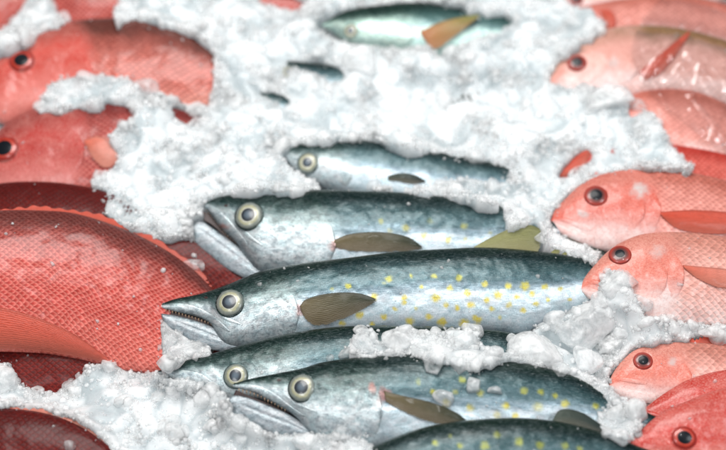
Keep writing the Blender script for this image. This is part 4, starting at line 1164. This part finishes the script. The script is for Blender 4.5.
LUMPS = [
    (365, 345, 14, 13, 'grey glassy ice lump, leftmost of the row along the wedged mackerel', 'chunk_clear'),
    (400, 337, 19, 14, 'widest pale ice lump in the row along the wedged mackerel, beside the leftmost grey one', 'chunk'),
    (347, 354, 9, 7, 'low ice lump at the foot of the leftmost grey lump in the row', 'chunk'),
    (331, 358, 5, 4, 'tiny ice lump on the dark back, left of the row of lumps', 'chunk_clear'),
    (425, 347, 12, 6, 'flat thin ice piece below the widest lump in the row', 'chunk_clear'),
    (463, 343, 16, 12, 'blocky ice lump with square outline at the right end of the row', 'chunk'),
    (435, 361, 13, 13, 'clear ice lump hanging below the row onto the front mackerel', 'chunk_clear'),
    (460, 364, 10, 12, 'rounded ice lump under the blocky one', 'chunk'),
    (478, 362, 9, 11, 'small white ice lump right of the rounded one under the blocky lump', 'chunk'),
    (474, 386, 8, 9, 'small frosted ice lump on the side of the front mackerel', 'chunk'),
    (446, 398, 14, 9, 'slushy ice piece at the tip of the front mackerel side fin', 'chunk'),
    (484, 350, 8, 6, 'little ice piece wedged at the right end of the row', 'chunk'),
    (490, 350, 6, 4, 'smallest ice piece at the very right end of the row', 'chunk_clear'),
    (536, 351, 29, 22, 'large flat frosted ice slab on the backs of the front mackerel', 'chunk'),
    (585, 326, 30, 24, 'biggest rounded white heap of ice right of the flat slab', 'chunk'),
    (588, 358, 16, 16, 'white ice lump under the biggest heap, by the dark gap', 'chunk'),
    (612, 345, 14, 12, 'frosted ice lump right of the biggest heap, above the small pink snapper', 'chunk'),
    (560, 372, 10, 10, 'glassy ice lump below the right end of the flat slab', 'chunk_clear'),
    (496, 391, 9, 5, 'thin white ice flake on the side of the front mackerel', 'chunk'),
    (618, 284, 17, 16, 'smooth white ice lump covering the pale snapper mouth', 'chunk'),
    (600, 300, 10, 9, 'white ice lump tucked under the pale snapper chin', 'chunk'),
    (641, 302, 12, 10, 'white ice lump against the belly of the pale snapper', 'chunk'),
    (545, 236, 11, 8, 'clear ice piece behind the raised olive fin', 'chunk_clear'),
    (580, 251, 9, 9, 'clear ice piece in the dark gap under the coral snapper chin', 'chunk_clear'),
    (3, 383, 15, 18, 'smooth white ice lump at the left edge by the shadowed snapper', 'chunk'),
    (68, 445, 8, 7, 'small clear ice lump on the dark snapper at the bottom edge', 'chunk_clear'),
    (145, 87, 14, 9, 'smooth oval ice lump on the bronze-scaled snapper', 'chunk'),
    (203, 125, 15, 8, 'glassy oval ice lump right of the bronze-scaled snapper tail', 'chunk_clear'),
    (362, 62, 21, 18, 'large bright blurred ice lump below the farthest mackerel', 'chunk'),
    (190, 352, 22, 11, 'flat clear ice lump between two mackerel snouts and the biggest snapper', 'chunk_clear'),
    (18, 40, 1, 1, '', None),
    (192, 268, 16, 9, 'wet ice patch on the dark crimson snapper near the gaping mouth', 'chunk_clear'),
    (605, 100, 28, 17, 'smooth rounded ice lump under the olive-backed snapper chin', 'chunk'),
    (250, 418, 14, 9, 'white ice lump under the toothed lower jaw', 'chunk'),
    (305, 442, 14, 10, 'bright ice lump under the chin of the front mackerel', 'chunk'),
    (340, 432, 12, 8, 'glassy ice lump on the throat of the front mackerel', 'chunk_clear'),
    (640, 106, 9, 8, 'small ice lump at the edge of the dull pink snapper', 'chunk_clear'),
    (582, 176, 14, 10, 'clear ice lump leaning on the coral snapper forehead', 'chunk_clear'),
    (668, 320, 10, 7, 'small ice lump under the pale snapper belly near the right edge', 'chunk_clear'),
    (712, 332, 14, 7, 'ice lump between the pale and the small pink snapper at the right edge', 'chunk'),
]
for q in LUMPS:
    if q[5]: lump_at(*q)

# ---------------- plastic film at upper right
def film():
    nu, nv = 220, 220
    u = np.linspace(0, 1, nu); v = np.linspace(0, 1, nv)
    U, V_ = np.meshgrid(u, v, indexing='ij')
    px = 690 - 75 * np.sin(np.pi * np.clip(V_ * 1.15, 0, 1)) * (1 - U) + 170 * U + 40 * V_ * (1 - U); py = -30 + 210 * V_ + 6 * np.sin(U * 7)
    h = np.full(px.shape, .03)
    P = np.stack([0 * px, 0 * px, 0 * px], -1)
    zz = np.empty(px.shape)
    d = rays(px, py)
    for i in np.ndindex(px.shape):
        r = WORLD.ray_cast(Vector(CPOS), Vector(d[i]).normalized())
        zz[i] = (np.array(r[0]) - CPOS) @ FWD if r[0] is not None else DIST
    zz = blur(zz, 7, 3)
    a = px * .62 + py * .78; b = px * .78 - py * .62
    crease = .0016 * np.abs(perlin(b / 17, a / 70, 51)) + .0010 * np.abs(perlin(b / 8 + 3, a / 45, 52)) + .0004 * np.abs(perlin(px / 7, py / 9, 53))
    for (xa, ya, xb, yb, hh_, w_) in ((690, 18, 640, 84, .006, 1.6), (700, 40, 655, 100, .004, 1.3), (690, 96, 730, 142, .006, 1.4), (722, 8, 668, 60, .004, 1.3),
                                   (684, 95, 720, 88, .005, 2.0), (700, 60, 690, 112, .003, 1.2), (745, 60, 705, 150, .005, 1.8), (660, 92, 690, 160, .004, 1.3), (715, 150, 690, 168, .004, 1.4)):
        L2 = (xb - xa) ** 2 + (yb - ya) ** 2
        tt = np.clip(((px - xa) * (xb - xa) + (py - ya) * (yb - ya)) / L2, 0, 1)
        dd = np.hypot(px - xa - tt * (xb - xa), py - ya - tt * (yb - ya))
        crease = crease + hh_ * .6 * np.exp(-dd / w_) * np.sin(np.pi * np.clip(tt, .03, .97)) ** .4
    zz = zz - .006 - 1.2 * crease
    P = CPOS + d * zz[..., None]
    t = NT('plastic_film')
    lw = t.n('LayerWeight', Blend=.5)
    gl = t.n('BsdfGlossy', Color=(.95, .95, .95, 1), Roughness=.17)
    tr = t.n('BsdfTransparent', Color=(.97, .97, .97, 1))
    mx = t.n('MixShader', Fac=t.map(t.math('POWER', lw.outputs['Facing'], 2.5), 0, 1, .07, .9), i1=tr, i2=gl)
    m = t.finish(mx)
    o = make_mesh('plastic_film', P.reshape(-1, 3), grid_faces(nu, nv)[:, ::-1], m)
    tag(o, 'clear crinkled plastic film draped over the snappers at the upper right', 'plastic film')


film()

# ------------------------------------------------------------------ light
def area(name, loc, tgt, sx, sy, power, col):
    l = bpy.data.lights.new(name, 'AREA'); l.shape = 'RECTANGLE'; l.size = sx; l.size_y = sy; l.energy = power; l.color = col
    o = bpy.data.objects.new(name, l); COL.objects.link(o); o.location = loc
    o.rotation_euler = (Vector(tgt) - Vector(loc)).to_track_quat('-Z', 'Y').to_euler()


area('market_lamp_main', (-.15, .30, 1.6), (0, 0, 0),   1.1, .55, 56, (1, .985, .96))
area('market_lamp_side', (.9, -.5, 1.6), (0, 0, 0), .4, .4, 16, (.92, .97, 1))
area('added_fill_front', (-.7, -.9, 1.7), (0, 0, 0), .5, .3, 14, (.95, .98, 1))  # unseen fill light added at front left
area('added_glint_lamp', (.25, -.15, 1.9), (0, 0, 0), .09, .09, 6, (1, 1, 1))  # small unseen lamp added for crisp glints on skin and ice

w_ = bpy.data.worlds.new('World'); S.world = w_; w_.use_nodes = True
bg = w_.node_tree.nodes['Background']; bg.inputs[0].default_value = (.74, .90, 1, 1); bg.inputs[1].default_value = .20

cam = bpy.data.cameras.new('camera'); co = bpy.data.objects.new('camera', cam); COL.objects.link(co)
co.location = CPOS
co.rotation_euler = (math.pi / 2 - ELEV, 0, 0)
cam.sensor_width = 36; cam.lens = 36 * DIST / .726; cam.clip_start = .05; cam.clip_end = 50
cam.dof.use_dof = True
fp = on_plane(np.array([300.]), np.array([325.]), np.array([0, 0, .06]), np.array([0, 0, 1.]))[0]
cam.dof.focus_distance = float((fp - CPOS) @ FWD)
cam.dof.aperture_fstop = 2.0
S.camera = co
S.view_settings.view_transform = 'Standard'; S.view_settings.look = 'None'
S.view_settings.exposure = -0.97; S.view_settings.gamma = 1.0
S.cycles.max_bounces = 8; S.cycles.transmission_bounces = 6; S.cycles.transparent_max_bounces = 12
S.cycles.glossy_bounces = 3; S.cycles.diffuse_bounces = 3; S.cycles.caustics_reflective = False; S.cycles.caustics_refractive = False
S.cycles.use_denoising = True
